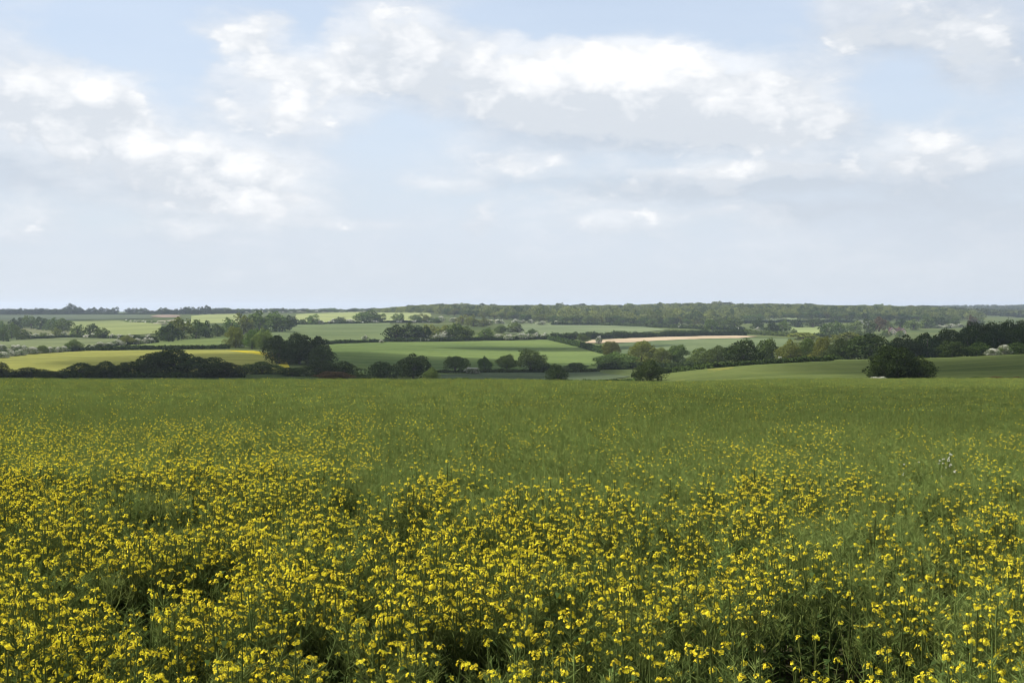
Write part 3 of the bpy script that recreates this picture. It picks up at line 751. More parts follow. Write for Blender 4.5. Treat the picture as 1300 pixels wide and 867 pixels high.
row([(402, 412, 432, 438, 'blossom', 'bush'), (410, 422, 431.5, 437.5, 'dark', 'bush'), (460, 467, 425.5, 433, 'blossom', 'bush'), (481, 487, 431, 436, 'blossom', 'bush')], 'the low hedge left of the tree belt', 'low hedge left of the tree belt')
row([(722, 738, 421, 431, 'dark', 'round'), (732, 748, 424, 433, 'mid', 'bush'), (756, 764, 426, 437, 'blossom', 'bush'), (766, 778, 421.5, 429, 'olive', 'bush')], 'the thicket left of the pale soil strip', 'thicket left of the pale soil strip')
# --- centre right far trees
row([(896, 912, 405, 421, 'mid', 'round'), (908, 922, 405, 418, 'fresh', 'round'), (922, 944, 403, 418, 'mid', 'round'), (955, 972, 404, 420, 'dark', 'round'), (958, 968, 415, 422, 'blossom', 'bush'), (972, 990, 407, 424, 'dark', 'round'), (984, 1003, 406, 423, 'mid', 'round'), (1003, 1013, 417, 427, 'mid', 'bush'), (1004, 1022, 404, 416, 'dark', 'round'), (1020, 1044, 405, 416, 'dark', 'round'), (1040, 1060, 409, 427, 'mid', 'round'), (1056, 1074, 407, 426, 'mid', 'round'), (1074, 1098, 407, 424, 'fresh', 'round'), (1094, 1112, 404, 424, 'mid', 'round'), (1108, 1126, 402, 421, 'brown', 'round')], 'the scattered trees between fields below the right wood', 'scattered trees below the right wood')
row([(1150, 1170, 405, 419, 'mid', 'round'), (1166, 1184, 400, 417, 'fresh', 'round'), (1182, 1206, 402, 416, 'dark', 'round'), (1204, 1222, 403, 414, 'mid', 'round'), (1226, 1240, 400, 416, 'brown', 'round'), (1236, 1250, 403, 413, 'fresh', 'round'), (1120, 1134, 407, 418, 'fresh', 'bush'), (1136, 1150, 405, 417, 'dark', 'round'), (1118, 1132, 419, 428, 'fresh', 'bush'), (1136, 1148, 419.5, 428, 'fresh', 'bush')], 'the trees around the farmhouse', 'trees around the farmhouse')
row([(1085, 1098, 406.5, 411, 'blossom', 'bush'), (1098, 1112, 407, 413, 'blossom', 'bush'), (1170, 1184, 412.5, 417, 'blossom', 'bush'), (1184, 1200, 412.5, 417, 'blossom', 'bush'), (1200, 1214, 411, 417, 'blossom', 'bush'), (1212, 1226, 411, 416, 'blossom', 'bush')], 'the pale blossom line right of the farmhouse', 'pale blossom line')

# --- skyline trees, left
sky = [(76, 86, 389.5), (83, 100, 385), (94, 104, 389.5), (108, 116, 391), (114, 124, 390), (124, 134, 390), (133, 142, 391), (140, 152, 389.5), (158, 168, 391), (166, 176, 391), (175, 188, 391), (200, 213, 390.5), (211, 222, 392.5), (219, 226, 392), (227, 240, 389.8), (238, 250, 389.5), (248, 258, 389.5), (256, 268, 387.5)]
for i, (a, b, t) in enumerate(sky):
    T(a, b, t, 399.3, 'dark', 'full', 'tall crown standing highest on the left skyline' if i == 1 else f'dark bluish tree, number {i + 1} from the left along the left skyline', 'trees on the left skyline')
for i in range(24):
    a = -12 + i * 5.0 + (rnd.random() - .5) * 3
    T(a - 4, a + 9, 391.0 + rnd.random() * 1.8, 399.6, 'dark', 'full', 'dark bluish tree of the unbroken belt on the left skyline', 'unbroken belt on the left skyline')
for i in range(20):
    a = 186 + i * 6.2 + (rnd.random() - .5) * 3
    T(a - 4, a + 8, 393.0 + rnd.random() * 1.6, 398.9, 'dark', 'full', 'small dark tree of the low belt behind the left skyline clumps', 'low belt behind the left skyline')
for i in range(54):
    a = 264 + i * 4.6 + (rnd.random() - .5) * 3
    T(a - 3, a + 8, 390.6 + rnd.random() * 2.2, -2200 - rnd.random() * 120, 'mid' if rnd.random() < .5 else 'dark', 'full', 'small far tree of the belt along the centre left skyline', 'belt on the centre left skyline')
for i in range(22):
    a = 300 + i * 11.0 + (rnd.random() - .5) * 6
    T(a - 3, a + 4, 394.0 + rnd.random() * 1.5, -2150, 'blossom', 'bush', 'tiny white hawthorn in the far hedge under the centre left skyline', 'far hawthorns under the centre left skyline')

# --- the far wood: outer trees singly, the body as one mass
def wood_top(px):
    xs = [455, 505, 535, 560, 640, 700, 730, 790, 840, 880, 920, 990, 1060, 1120, 1160, 1200, 1230, 1250]
    ys = [393.5, 390.5, 387.5, 386.5, 388, 387.5, 388.5, 387.5, 386, 385, 386.5, 386, 388, 388.5, 389.5, 391, 394, 398]
    return float(np.interp(px, xs, ys))
def wood_foot(px):
    xs = [480, 560, 620, 700, 760, 820, 900, 1000, 1100, 1200, 1250]
    ys = [398, 400, 405, 410, 411, 413, 413, 405, 408, 408, 408]
    return float(np.interp(px, xs, ys))
def build_wood():
    n = 0; spots = []
    rw = random.Random(3)
    # individuals: a line along the skyline, a line along the foot
    px = 470.0
    while px < 1236:
        wdt = rw.uniform(9, 19)
        Y = 2250 + rw.uniform(-60, 60)
        T(px - wdt / 2, px + wdt / 2, wood_top(px) + (rw.uniform(-4.2, -2.2) if rw.random() < .14 else rw.uniform(-2.2, 1.6)), -Y, rw.choice(['mid', 'mid', 'dark', 'olive', 'fresh']), 'round', 'rounded tree along the crest of the big far wood', 'crest of the far wood')
        px += wdt * .62
    px = 560.0
    while px < 1215:
        wdt = rw.uniform(9, 16)
        ft = wood_foot(px)
        T(px - wdt / 2, px + wdt / 2, ft - rw.uniform(8, 12), ft + rw.uniform(-.6, .4), rw.choice(['mid', 'fresh', 'olive', 'dark', 'mid']), 'round', 'rounded tree along the lower edge of the big far wood', 'lower edge of the far wood')
        px += wdt * .70
    # the rest
    V, Fc, tint = [], [], []
    protos = [crown_mesh('c', 300 + k, 'round', 22, 20, .05) for k in range(4)]
    o = 0
    for ypos in np.arange(1150, 2450, 30.0):
        px = 470
        while px < 1235:
            stepx = F / ypos * 13.5 * rw.uniform(.75, 1.25)
            px += stepx
            Y = ypos + rw.uniform(-10, 10); X = (px - CX) / F * Y
            g = gz(X, Y); r_ = HY - F * (g - EYE) / Y
            if r_ > wood_foot(px) - .3 or r_ < wood_top(px) + 2.5: continue
            h = min(rw.uniform(8.5, 17.0), max(5.0, (r_ - wood_top(px) + .4) * Y / F)); w = rw.uniform(12, 20)
            v, f = protos[rw.randrange(4)]
            a = rw.uniform(0, 6.28); ca, sa = math.cos(a), math.sin(a)
            vv = np.stack([(v[:, 0] * ca - v[:, 1] * sa) * w + X, (v[:, 0] * sa + v[:, 1] * ca) * w + Y, v[:, 2] * h + g], -1)
            V.append(vv); Fc.append(f + o); o += len(v)
            tint.append(np.full(len(f), rw.random() ** 1.1)); n += 1
    me = mesh_np('woodland', np.concatenate(V), np.concatenate(Fc), [LEAF['wood']])
    at_ = me.attributes.new('tint', 'FLOAT', 'FACE'); at_.data.foreach_set('value', np.concatenate(tint).astype(np.float32))
    tag(link('woodland', me), 'mass of tree crowns filling the big wood on the far ridge', 'wood', kind='stuff')
    print('wood trees', n, 'faces', sum(len(f) for f in Fc))
build_wood()

def far_hill_wood():
    rw = random.Random(9)
    V, Fc, tint = [], [], []; o = 0
    protos = [crown_mesh('c', 320 + k, 'round', 14, 12, .085) for k in range(3)]
    for i in range(1300):
        px = rw.uniform(1165, 1430); Y = 2350 + 2250 * rw.random() ** 1.3
        X = (px - CX) / F * Y; g = gz(X, Y)
        h = rw.uniform(10, 15); w = h * rw.uniform(1.1, 1.9)
        v, f = protos[rw.randrange(3)]
        V.append(v * np.array((w, w, h)) + np.array((X, Y, g))); Fc.append(f + o); o += len(v)
        tint.append(np.full(len(f), rw.random() ** 2 * .6))
    me = mesh_np('far_woodland', np.concatenate(V), np.concatenate(Fc), [LEAF['wood']])
    at_ = me.attributes.new('tint', 'FLOAT', 'FACE'); at_.data.foreach_set('value', np.concatenate(tint).astype(np.float32))
    tag(link('far_woodland', me), 'blue hazy woodland on the farthest hill at the right', 'wood', kind='stuff')
far_hill_wood()

# ------------------------------------------------------------------ hedges
def hedge(label, line, h, w, kind='dark', blossom=0.0, group=None, seed=1):
    pp = [at(*p) if len(p) == 2 else at(p[0], None, p[2]) for p in line]
    seg = [math.dist(pp[i], pp[i + 1]) for i in range(len(pp) - 1)]
    tot = sum(seg); Ym = sum(p[1] for p in pp) / len(pp)
    size = .20 if Ym < 260 else .30 if Ym < 520 else .45 if Ym < 950 else .8
    n = int(min(30000, tot * (2 * h + w) * 1.5 / size ** 2))
    rng = np.random.default_rng(seed)
    s = rng.uniform(0, tot, n); cum = np.concatenate([[0], np.cumsum(seg)])
    x = np.interp(s, cum, [p[0] for p in pp]); y = np.interp(s, cum, [p[1] for p in pp])
    dx = np.interp(np.minimum(s + 1, tot), cum, [p[0] for p in pp]) - np.interp(np.maximum(s - 1, 0), cum, [p[0] for p in pp])
    dy = np.interp(np.minimum(s + 1, tot), cum, [p[1] for p in pp]) - np.interp(np.maximum(s - 1, 0), cum, [p[1] for p in pp])
    ln = np.hypot(dx, dy) + 1e-9; nx, ny = -dy / ln, dx / ln
    hv = h * (.55 + .75 * fbm(s / (h * 2.2), np.full(n, .5), seed + 3)); wv = w * (.7 + .6 * fbm(s / (w * 1.5), np.full(n, 9.5), seed + 8))
    a = rng.uniform(0, math.pi, n); rr = rng.uniform(.65, 1.05, n)
    off = np.cos(a) * wv * .5 * rr; z = np.sin(a) ** .6 * hv * rr * rng.uniform(.25, 1, n) ** .35
    X = x + nx * off; Y = y + ny * off
    p = np.stack([X, Y, ground(X, Y) + np.maximum(z, .05)], -1)
    nn = np.stack([nx * np.cos(a), ny * np.cos(a), np.sin(a) + .2], -1) + rng.normal(size=(n, 3)) * .6
    v, f = cards(p, nn, rng.uniform(.6, 1.4, n) * size, rng)
    root = bpy.data.objects.new('hedge', None); C.objects.link(root)
    root.location = (pp[0][0], pp[0][1], gz(*pp[0])); org = np.array(root.location)
    wh = np.zeros(n, bool)
    if blossom:
        pat = fbm(s / 9.0, np.full(n, 2.5), seed + 20)
        wh = (rng.random(n) < np.clip((pat - (1 - blossom)) * 5 + .1, 0, .85)) & (z > hv * .35)
    q = v.reshape(-1, 4, 3) - org
    link('foliage', mesh_np('foliage', q[~wh].reshape(-1, 3), np.arange((~wh).sum() * 4).reshape(-1, 4), [LEAF[kind]]), root)
    if wh.any(): link('blossom', mesh_np('blossom', q[wh].reshape(-1, 3), np.arange(wh.sum() * 4).reshape(-1, 4), [BLOSSOM]), root)
    return tag(root, label, 'hedge', group)

hedge('dark clipped hedge along the brow in front of the yellow-green field', [(-60, None, 300), (80, None, 300), (180, None, 303), (310, None, 305)], 1.5, 2.5, 'dark', seed=1)
hedge('dark low hedge line between the yellow-green field and the narrow field', [(104, 446), (160, 444.5), (220, 443.5), (292, 443)], 2.2, 2.4, 'dark', seed=2)
hedge('flowering hedge bottom along the thick left blossom hedge', [(-70, 457), (0, 452), (60, 448), (104, 445.5)], 2.2, 2.5, 'dark', .35, seed=3)
hedge('dark hedge foot under the blossom row leading to the clump', [(112, 443), (150, 439.5), (200, 435.5)], 1.8, 2.2, 'dark', .3, seed=4)
hedge('hedge along the foot of the pale left field', [(36, 430.5), (90, 428.8), (140, 430), (198, 432)], 2.4, 2.6, 'dark', .4, seed=5)
hedge('low hedge at the left corner of the broad green field', [(402, 438), (440, 436), (490, 434.5)], 2.2, 2.4, 'dark', .25, seed=6)
hedge('dark hedge foot along the top of the broad green field', [(488, 434.5), (560, 434.2), (640, 432.6), (698, 431.6)], 3.0, 3, 'dark', .3, seed=7)
hedge('straight dark hedge slanting down the right end of the broad green field', [(696, 431.5), (715, 436), (740, 442), (772, 450.5)], 3.6, 3, 'dark', 0, seed=8)
hedge('dark hedge bounding the sloping right field', [(806, 480), (850, 474.5), (905, 468.5), (960, 464), (1050, 459.2), (1105, 457)], 1.6, 2, 'dark', 0, seed=9)
hedge('dark wood edge hedge at the top of the right field', [(1105, 457), (1200, 452.3), (1300, 447.5), (1400, 444.5)], 1.5, 2, 'dark', 0, seed=10)
hedge('hedge under the bright skyline field', [(372, 412.5), (440, 411.3), (500, 410), (560, 410)], 2.6, 3, 'dark', .45, seed=11)
hedge('dark hedge along the lower edge of the far wood', [(700, 413), (760, 413.2), (830, 415.5), (900, 418.5), (945, 420)], 4.0, 4, 'dark', .22, seed=12)
hedge('thick dark thicket hedge above the pale soil strip', [(700, 431), (750, 430.5), (800, 429.5), (860, 427.6), (945, 426)], 5.0, 6, 'dark', .12, seed=13)
hedge('hedge between the row trees and the low grey-green field', [(556, 474.5), (620, 473.6), (690, 473.2), (760, 472)], 1.3, 1.8, 'dark', .1, seed=14)
hedge('faint dark hedge line in front of the low grey-green field', [(556, None, 300), (640, None, 292), (720, None, 285), (810, None, 262)], 0.9, 1.5, 'dark', 0, seed=15)
hedge('pale far hedge on the left below the skyline strip', [(160, 409), (196, 410.5), (240, 412)], 2.4, 3, 'mid', .5, seed=16)
hedge('far hedge below the wood right of centre', [(912, 411), (1000, 409.5), (1080, 410), (1130, 413)], 4, 4, 'dark', .22, seed=17)
hedge('hedge below the right wood trees beyond the pale strip', [(945, 424), (1000, 427.5), (1050, 428.5), (1110, 428)], 4, 5, 'mid', .2, seed=18)
hedge('hedge at the wood foot between trees on the right field edge', [(760, 470), (800, 468.5), (870, 467.6), (906, 466.8)], 2.4, 3, 'dark', 0, seed=19)
hedge('hedge across the far fields under the left skyline', [(-40, 400.2), (80, 400), (190, 399.6)], 2.5, 4, 'dark', .25, seed=20)

# ------------------------------------------------------------------ farmhouse
def farmhouse():
    X, Y = at(1139, None, 1180)
    root = bpy.data.objects.new('farmhouse', None); C.objects.link(root); root.location = (X, Y, gz(X, Y) - .1)
    root.rotation_euler = (0, 0, R(6))
    root.scale = (.78, .78, .78)
    wallm = plain_mat('cream_render', (0.62, 0.50, 0.36), (0.72, 0.60, 0.44), .8)
    roofm = plain_mat('clay_tile', (0.035, 0.017, 0.015), (0.055, 0.026, 0.022), 1.5)
    glass = plain_mat('window_glass', (0.03, 0.035, 0.04), (0.05, 0.055, 0.06), 1, .15)
    framem = plain_mat('white_paint', (0.7, 0.7, 0.68), (0.8, 0.8, 0.78), 3)
    doorm = plain_mat('door_paint', (0.05, 0.09, 0.06), (0.07, 0.12, 0.08), 3)
    brick = plain_mat('chimney_brick', (0.25, 0.11, 0.07), (0.33, 0.16, 0.1), 4)
    def box(name, c, s, m, parent):
        bm = bmesh.new(); bmesh.ops.create_cube(bm, size=1)
        for v in bm.verts: v.co = Vector((v.co.x * s[0] + c[0], v.co.y * s[1] + c[1], v.co.z * s[2] + c[2]))
        me = bpy.data.meshes.new(name); bm.to_mesh(me); bm.free(); me.materials.append(m)
        return link(name, me, parent)
    def prism(name, pts, y0, y1, m, parent):
        n = len(pts)
        v = [(a, y0, b) for a, b in pts] + [(a, y1, b) for a, b in pts]
        bm = bmesh.new(); vv = [bm.verts.new(q) for q in v]
        bm.faces.new(vv[:n]); bm.faces.new(vv[n:][::-1])
        for i in range(n): bm.faces.new((vv[i], vv[n + i], vv[n + (i + 1) % n], vv[(i + 1) % n]))
        bmesh.ops.recalc_face_normals(bm, faces=bm.faces)
        me = bpy.data.meshes.new(name); bm.to_mesh(me); bm.free(); me.materials.append(m)
        return link(name, me, parent)
    # long range along X, two gabled wings towards the viewer
    box('wall', (0, 3, 2.3), (18, 6, 4.6), wallm, root)
    roof = prism('roof', [(-.5, 4.55), (6.5, 4.55), (3, 8.2)], -9.4, 9.4, roofm, root)
    roof.rotation_euler = (0, 0, R(-90)); roof.location = (0, 6, 0)
    for cx, w in ((-6, 8), (7.4, 5)):
        prism('gable_wall', [(cx - w / 2, 0), (cx + w / 2, 0), (cx + w / 2, 4.6), (cx, 4.6 + w * .42), (cx - w / 2, 4.6)], -3, 2.9, wallm, root)
        prism('roof', [(cx - w / 2 - .45, 4.45), (cx, 4.75 + w * .45), (cx + w / 2 + .45, 4.45), (cx + w / 2 + .45, 4.75), (cx, 5.1 + w * .45), (cx - w / 2 - .45, 4.75)], -3.4, 3.2, roofm, root)
        for wx in ((cx - w * .22, cx + w * .22) if w > 6 else (cx,)):
            for wz in (1.5, 3.7):
                wf = box('window', (wx, -3.03, wz), (1.2, .1, 1.2), framem, root)
                box('pane', (wx, -3.09, wz), (1.0, .04, 1.0), glass, wf)
    d = box('door', (1.5, -.05, 1.05), (1.0, .1, 2.1), doorm, root)
    box('handle', (1.85, -.13, 1.05), (.06, .06, .15), framem, d)
    for cxx in (-8, 3.5): box('chimney', (cxx, 3, 8.4), (1.0, 1.0, 1.9), brick, root)
    tag(root, 'cream farmhouse with dark red roof half hidden among trees at the right', 'house')
farmhouse()

# ------------------------------------------------------------------ rape plants
YEL = leaf_mat('rape_petal', (0.62, 0.495, 0.012), (0.83, 0.715, 0.055), .35, obj_var=.05)
BUD = leaf_mat('rape_bud', (0.24, 0.26, 0.04), (0.34, 0.34, 0.05), .3, obj_var=.05)
FSTEM_SHADE = leaf_mat('rape_stem_bloom_shade', (0.062, 0.084, 0.023), (0.098, 0.122, 0.034), .2, obj_var=.10)  # in-bloom stems of near plants; canopy shade is painted into the darker colour
STEM = leaf_mat('rape_stem', (0.134, 0.176, 0.046), (0.186, 0.230, 0.062), .25, obj_var=.10)
RLEAF = leaf_mat('rape_leaf', (0.030, 0.049, 0.014), (0.054, 0.077, 0.020), .22, obj_var=.10)
WHITE = leaf_mat('white_petal', (0.52, 0.53, 0.42), (0.66, 0.67, 0.56), .3, obj_var=.03)

class Buf:
    def __init__(s): s.v = []; s.f = []; s.n = 0
    def quad(s, a, b, c, d):
        s.v += [a, b, c, d]; s.f.append((s.n, s.n + 1, s.n + 2, s.n + 3)); s.n += 4
    def arr(s, v, f):
        s.v += [tuple(q) for q in v]; s.f += [tuple(int(i) + s.n for i in q) for q in f]; s.n += len(v)
    def mesh(s, name, m): return mesh_np(name, np.array(s.v), np.array(s.f), [m])

def rod(buf, a, b, w, rg):
    """thin flat stick"""
    a = Vector(a); b = Vector(b); d = (b - a)
    s = d.cross(Vector((rg.uniform(-1, 1), rg.uniform(-1, 1), .3)))
    if s.length < 1e-6: s = Vector((1, 0, 0))
    s = s.normalized() * w
    buf.quad(tuple(a - s), tuple(a + s), tuple(b + s * .5), tuple(b - s * .5))

def make_plant(seed, flowering, lod):
    """one rape plant: bent main stem, side shoots, pods, clasping leaves, a raceme on each shoot"""
    rg = random.Random(seed)
    st, lf = Buf(), Buf(); heads = []
    H = rg.uniform(.96, 1.12)
    lean = Vector((rg.uniform(-.08, .08), rg.uniform(-.08, .08), 0))
    def axis(t): return Vector((lean.x * t * t, lean.y * t * t, H * t))
    sides = 4 if lod == 0 else 3
    shoots = [(axis(.55), axis(1.0))]
    nb = rg.choice([6, 7, 8]) if lod == 0 else rg.choice([4, 5, 6]) if lod == 1 else 4
    for k in range(nb):
        t = rg.uniform(.42, .72); a = rg.uniform(0, 6.28); r = rg.uniform(.05, .22)
        b = axis(t); e = axis(min(1, t + rg.uniform(.24, .40))) + Vector((math.cos(a) * r, math.sin(a) * r, 0))
        e.z = min(e.z, H * rg.uniform(.80, .99)); mid = (b + e) / 2 + Vector((math.cos(a) * r * .25, math.sin(a) * r * .25, -.02))
        if lod < 2: st.arr(*tube([b, mid, e], [.0045, .0038, .0025], sides))
        else: rod(st, b, e, .006, rg)
        shoots.append((mid, e))
    if lod < 2: st.arr(*tube([axis(-.02), axis(.35), axis(.7), axis(1)], [.009, .008, .006, .003], sides))
    else: rod(st, axis(0), axis(1), .008, rg)
    for (b, e) in shoots:
        d = (e - b).normalized()
        # pods
        npod = {0: (26 if not flowering else 16), 1: (18 if not flowering else 10), 2: (9 if not flowering else 5)}[lod]
        ln = (e - b).length
        for i in range(npod):
            t = rg.uniform(.15, .93) if not flowering else rg.uniform(.1, .8)
            p = b + (e - b) * t; a = rg.uniform(0, 6.28); up = rg.uniform(.4, 1.0)
            q = p + Vector((math.cos(a), math.sin(a), up)).normalized() * rg.uniform(.045, .085)
            rod(st, p, q, {0: .0022, 1: .0036, 2: .0075}[lod], rg)
        hd, bd = Buf(), Buf()
        if flowering or rg.random() < .06:
            big = rg.random() ** .8
            nf = {0: 6 + int(8 * big), 1: 4 + int(5 * big), 2: rg.randint(2, 4)}[lod]
            R_ = .010 + .014 * big
            for i in range(nf):
                th = rg.uniform(0, 6.28); u = rg.uniform(-.5, .9)
                dirv = Vector((math.cos(th) * math.sqrt(max(0, 1 - u * u)), math.sin(th) * math.sqrt(max(0, 1 - u * u)), u * .8 + .15))
                c = e + Vector((dirv.x * R_, dirv.y * R_, dirv.z * R_ * 1.15)) * rg.uniform(.75, 1.15)
                n = (dirv + Vector((rg.uniform(-.5, .5), rg.uniform(-.5, .5), rg.uniform(0, .7)))).normalized()
                t1 = n.cross(Vector((rg.uniform(-1, 1), rg.uniform(-1, 1), rg.uniform(-1, 1)))).normalized(); t2 = n.cross(t1)
                s = rg.uniform(.0056, .0084)
                if lod == 0:
                    for q1, q2 in ((t1, t2), (t2, -t1), (-t1, -t2), (-t2, t1)):
                        o = c + q1 * s * .15
                        hd.quad(tuple(o), tuple(c + q1 * s * .8 + q2 * s * .55 + n * s * .25), tuple(c + q1 * s * 1.25 + n * s * .15), tuple(c + q1 * s * .8 - q2 * s * .55 + n * s * .25))
                elif lod == 1:
                    s *= 1.15
                    hd.quad(tuple(c - t1 * s), tuple(c + t2 * s * .9), tuple(c + t1 * s), tuple(c - t2 * s * .9))
                else:
                    s *= 1.9
                    hd.quad(tuple(c - t1 * s), tuple(c + t2 * s * .8), tuple(c + t1 * s), tuple(c - t2 * s * .8))
            if lod == 0:
                for i in range(7):
                    a = rg.uniform(0, 6.28); c = e + Vector((math.cos(a) * .008, math.sin(a) * .008, R_ * rg.uniform(.6, 1.1)))
                    rod(st, c, c + Vector((math.cos(a) * .004, math.sin(a) * .004, .009)), .0028, rg)
        heads.append(hd)
    # leaves
    nl = {0: 22, 1: 12, 2: 5}[lod]
    for i in range(nl):
        t = rg.uniform(.10, .66); p = axis(t); a = rg.uniform(0, 6.28)
        if t > .5 and rg.random() < .6:
            sb = shoots[rg.randrange(len(shoots))]; p = sb[0] + (sb[1] - sb[0]) * rg.uniform(0, .35)
        L_ = (.17 - .13 * t) * rg.uniform(.75, 1.25); W_ = L_ * rg.uniform(.16, .27)
        dv = Vector((math.cos(a), math.sin(a), rg.uniform(.2, .9))).normalized(); sv = dv.cross(Vector((0, 0, 1))).normalized()
        mid = p + dv * L_ * .55; tip = p + dv * L_ + Vector((0, 0, -L_ * .35)); up = Vector((0, 0, W_ * .25))
        lf.quad(tuple(p), tuple(mid + sv * W_ + up), tuple(mid), tuple(mid - sv * W_ + up)) if lod == 2 else None
        if lod < 2:
            lf.quad(tuple(p), tuple(p + dv * L_ * .3 + sv * W_ * .8 + up), tuple(mid), tuple(p + dv * L_ * .3 - sv * W_ * .8 + up))
        lf.quad(tuple(mid - sv * W_ * .9 + up), tuple(mid + sv * W_ * .9 + up), tuple(tip + sv * W_ * .15), tuple(tip - sv * W_ * .15))
    return st, lf, [h for h in heads if h.n]

def joined_plant(name, plants, petal=None, stem=None):
    """plants: [(st, lf, heads, offset, rot, scale)] -> one mesh with stem, leaf and petal slots"""
    V, Fc, mi, o = [], [], [], 0
    for st, lf, heads, off, rot, scl in plants:
        for k, bufs in enumerate(([st], [lf], heads)):
            for b in bufs:
                if not b.n: continue
                v = np.array(b.v) * scl; c, s = math.cos(rot), math.sin(rot)
                v = np.stack([v[:, 0] * c - v[:, 1] * s + off[0], v[:, 0] * s + v[:, 1] * c + off[1], v[:, 2]], -1)
                f = np.array(b.f) + o; o += len(v)
                V.append(v); Fc.append(f); mi += [k] * len(f)
    return mesh_np(name, np.concatenate(V), np.concatenate(Fc), [stem or STEM, RLEAF, petal or YEL], mi)

# how much of the crop is still in flower, in metres on the ground
def flower_share(X, Y):
    base = np.interp(Y, [5, 10, 16, 22, 27, 33, 40, 55, 95, 130], [.92, .72, .52, .44, .26, .06, .025, .018, .022, .03])
    n = fbm(X / (0.9 + Y * .06) + 11, Y / (1.2 + Y * .14) + 3, 31, 3)
    n2 = fbm(X / (0.35 + Y * .012) + 5, Y / (.6 + Y * .03) + 8, 77, 2)
    k = np.clip((n - .42) * np.interp(Y, [8, 20], [1.1, 3.6]) + (n2 - .5) * 1.8 + np.interp(Y, [8, 20], [.86, .68]), 0.08, 1.3)
    left = np.interp(X / Y, [-.42, -.2, .1, .42], [1.35, .98, .68, .64]) * np.where(Y < 16, 1, .92)
    return np.clip(base * k * left, 0, .97)
HOLES = [(-2.9, 9.4, .42, .9), (-3.2, 9.0, .25, .6), (.45, 7.3, .22, .4), (.80, 6.9, .2, .3), (2.2, 6.9, .16, .25), (-.3, 7.6, .22, .5), (1.7, 8.3, .25, .4), (-1.35, 8.1, .2, .4)]

def scatter(y0, y1, dens, seed, wmul=.56, wadd=2.0):
    rng = np.random.default_rng(seed)
    cell = 1 / math.sqrt(dens)
    ys = np.arange(y0, y1, cell)
    pts = []
    for y in ys:
        W = wmul * y + wadd
        x = np.arange(-W, W, cell)
        pts.append(np.stack([x + rng.uniform(-.48, .48, len(x)) * cell, y + rng.uniform(-.48, .48, len(x)) * cell], -1))
    p = np.concatenate(pts); X, Y = p[:, 0], p[:, 1]
    keep = np.ones(len(X), bool)
    for hx, hy, ra, rb in HOLES: keep &= ((X - hx) / ra) ** 2 + ((Y - hy) / rb) ** 2 > 1
    if y0 < 14: keep &= fbm(X / .5, Y / .9, 91, 2) > .35
    X, Y = X[keep], Y[keep]
    fl = rng.random(len(X)) < flower_share(X, Y)
    thin = fl | (rng.random(len(X)) < np.interp(Y, [7, 18], [.36, 1]))   # few late green plants in the front rows
    X, Y, fl = X[thin], Y[thin], fl[thin]
    hs = .84 + .30 * fbm(X / 1.1, Y / 1.8, 13, 2) + rng.uniform(-.06, .07, len(X)) + np.where(fl, .03, -.03)
    return X, Y, ground(X, Y) + .03, fl, hs, rng.uniform(0, 6.28, len(X))

NV = 6
near_src = {True: [make_plant(500 + i, True, 0) for i in range(NV)], False: [make_plant(550 + i, False, 0) for i in range(NV)]}
part_mesh = {}
for fl, lst in near_src.items():
    for i, (st, lf, heads) in enumerate(lst):
        part_mesh[fl, i] = (st.mesh('stem', FSTEM_SHADE if fl else STEM), lf.mesh('leaves', RLEAF), [h.mesh('flower_head', YEL) for h in heads])

def put_plant(x, y, z, fl, i, rot, s):
    root = bpy.data.objects.new('rape_plant', None); C.objects.link(root)
    root.location = (x, y, z); root.rotation_euler = (0, 0, rot); root.scale = (s, s, s); root.empty_display_size = .1
    a, b, hd = part_mesh[fl, i]
    link('stem', a, root); link('leaves', b, root)
    for h in hd: link('flower_head', h, root)
    if fl: tag(root, 'yellow flowering rape plant in the nearest rows of the field', 'plant', 'nearest flowering rape plants')
    else: tag(root, 'green rape plant with pods and no flowers in the nearest rows', 'plant', 'nearest green rape plants')
    return root

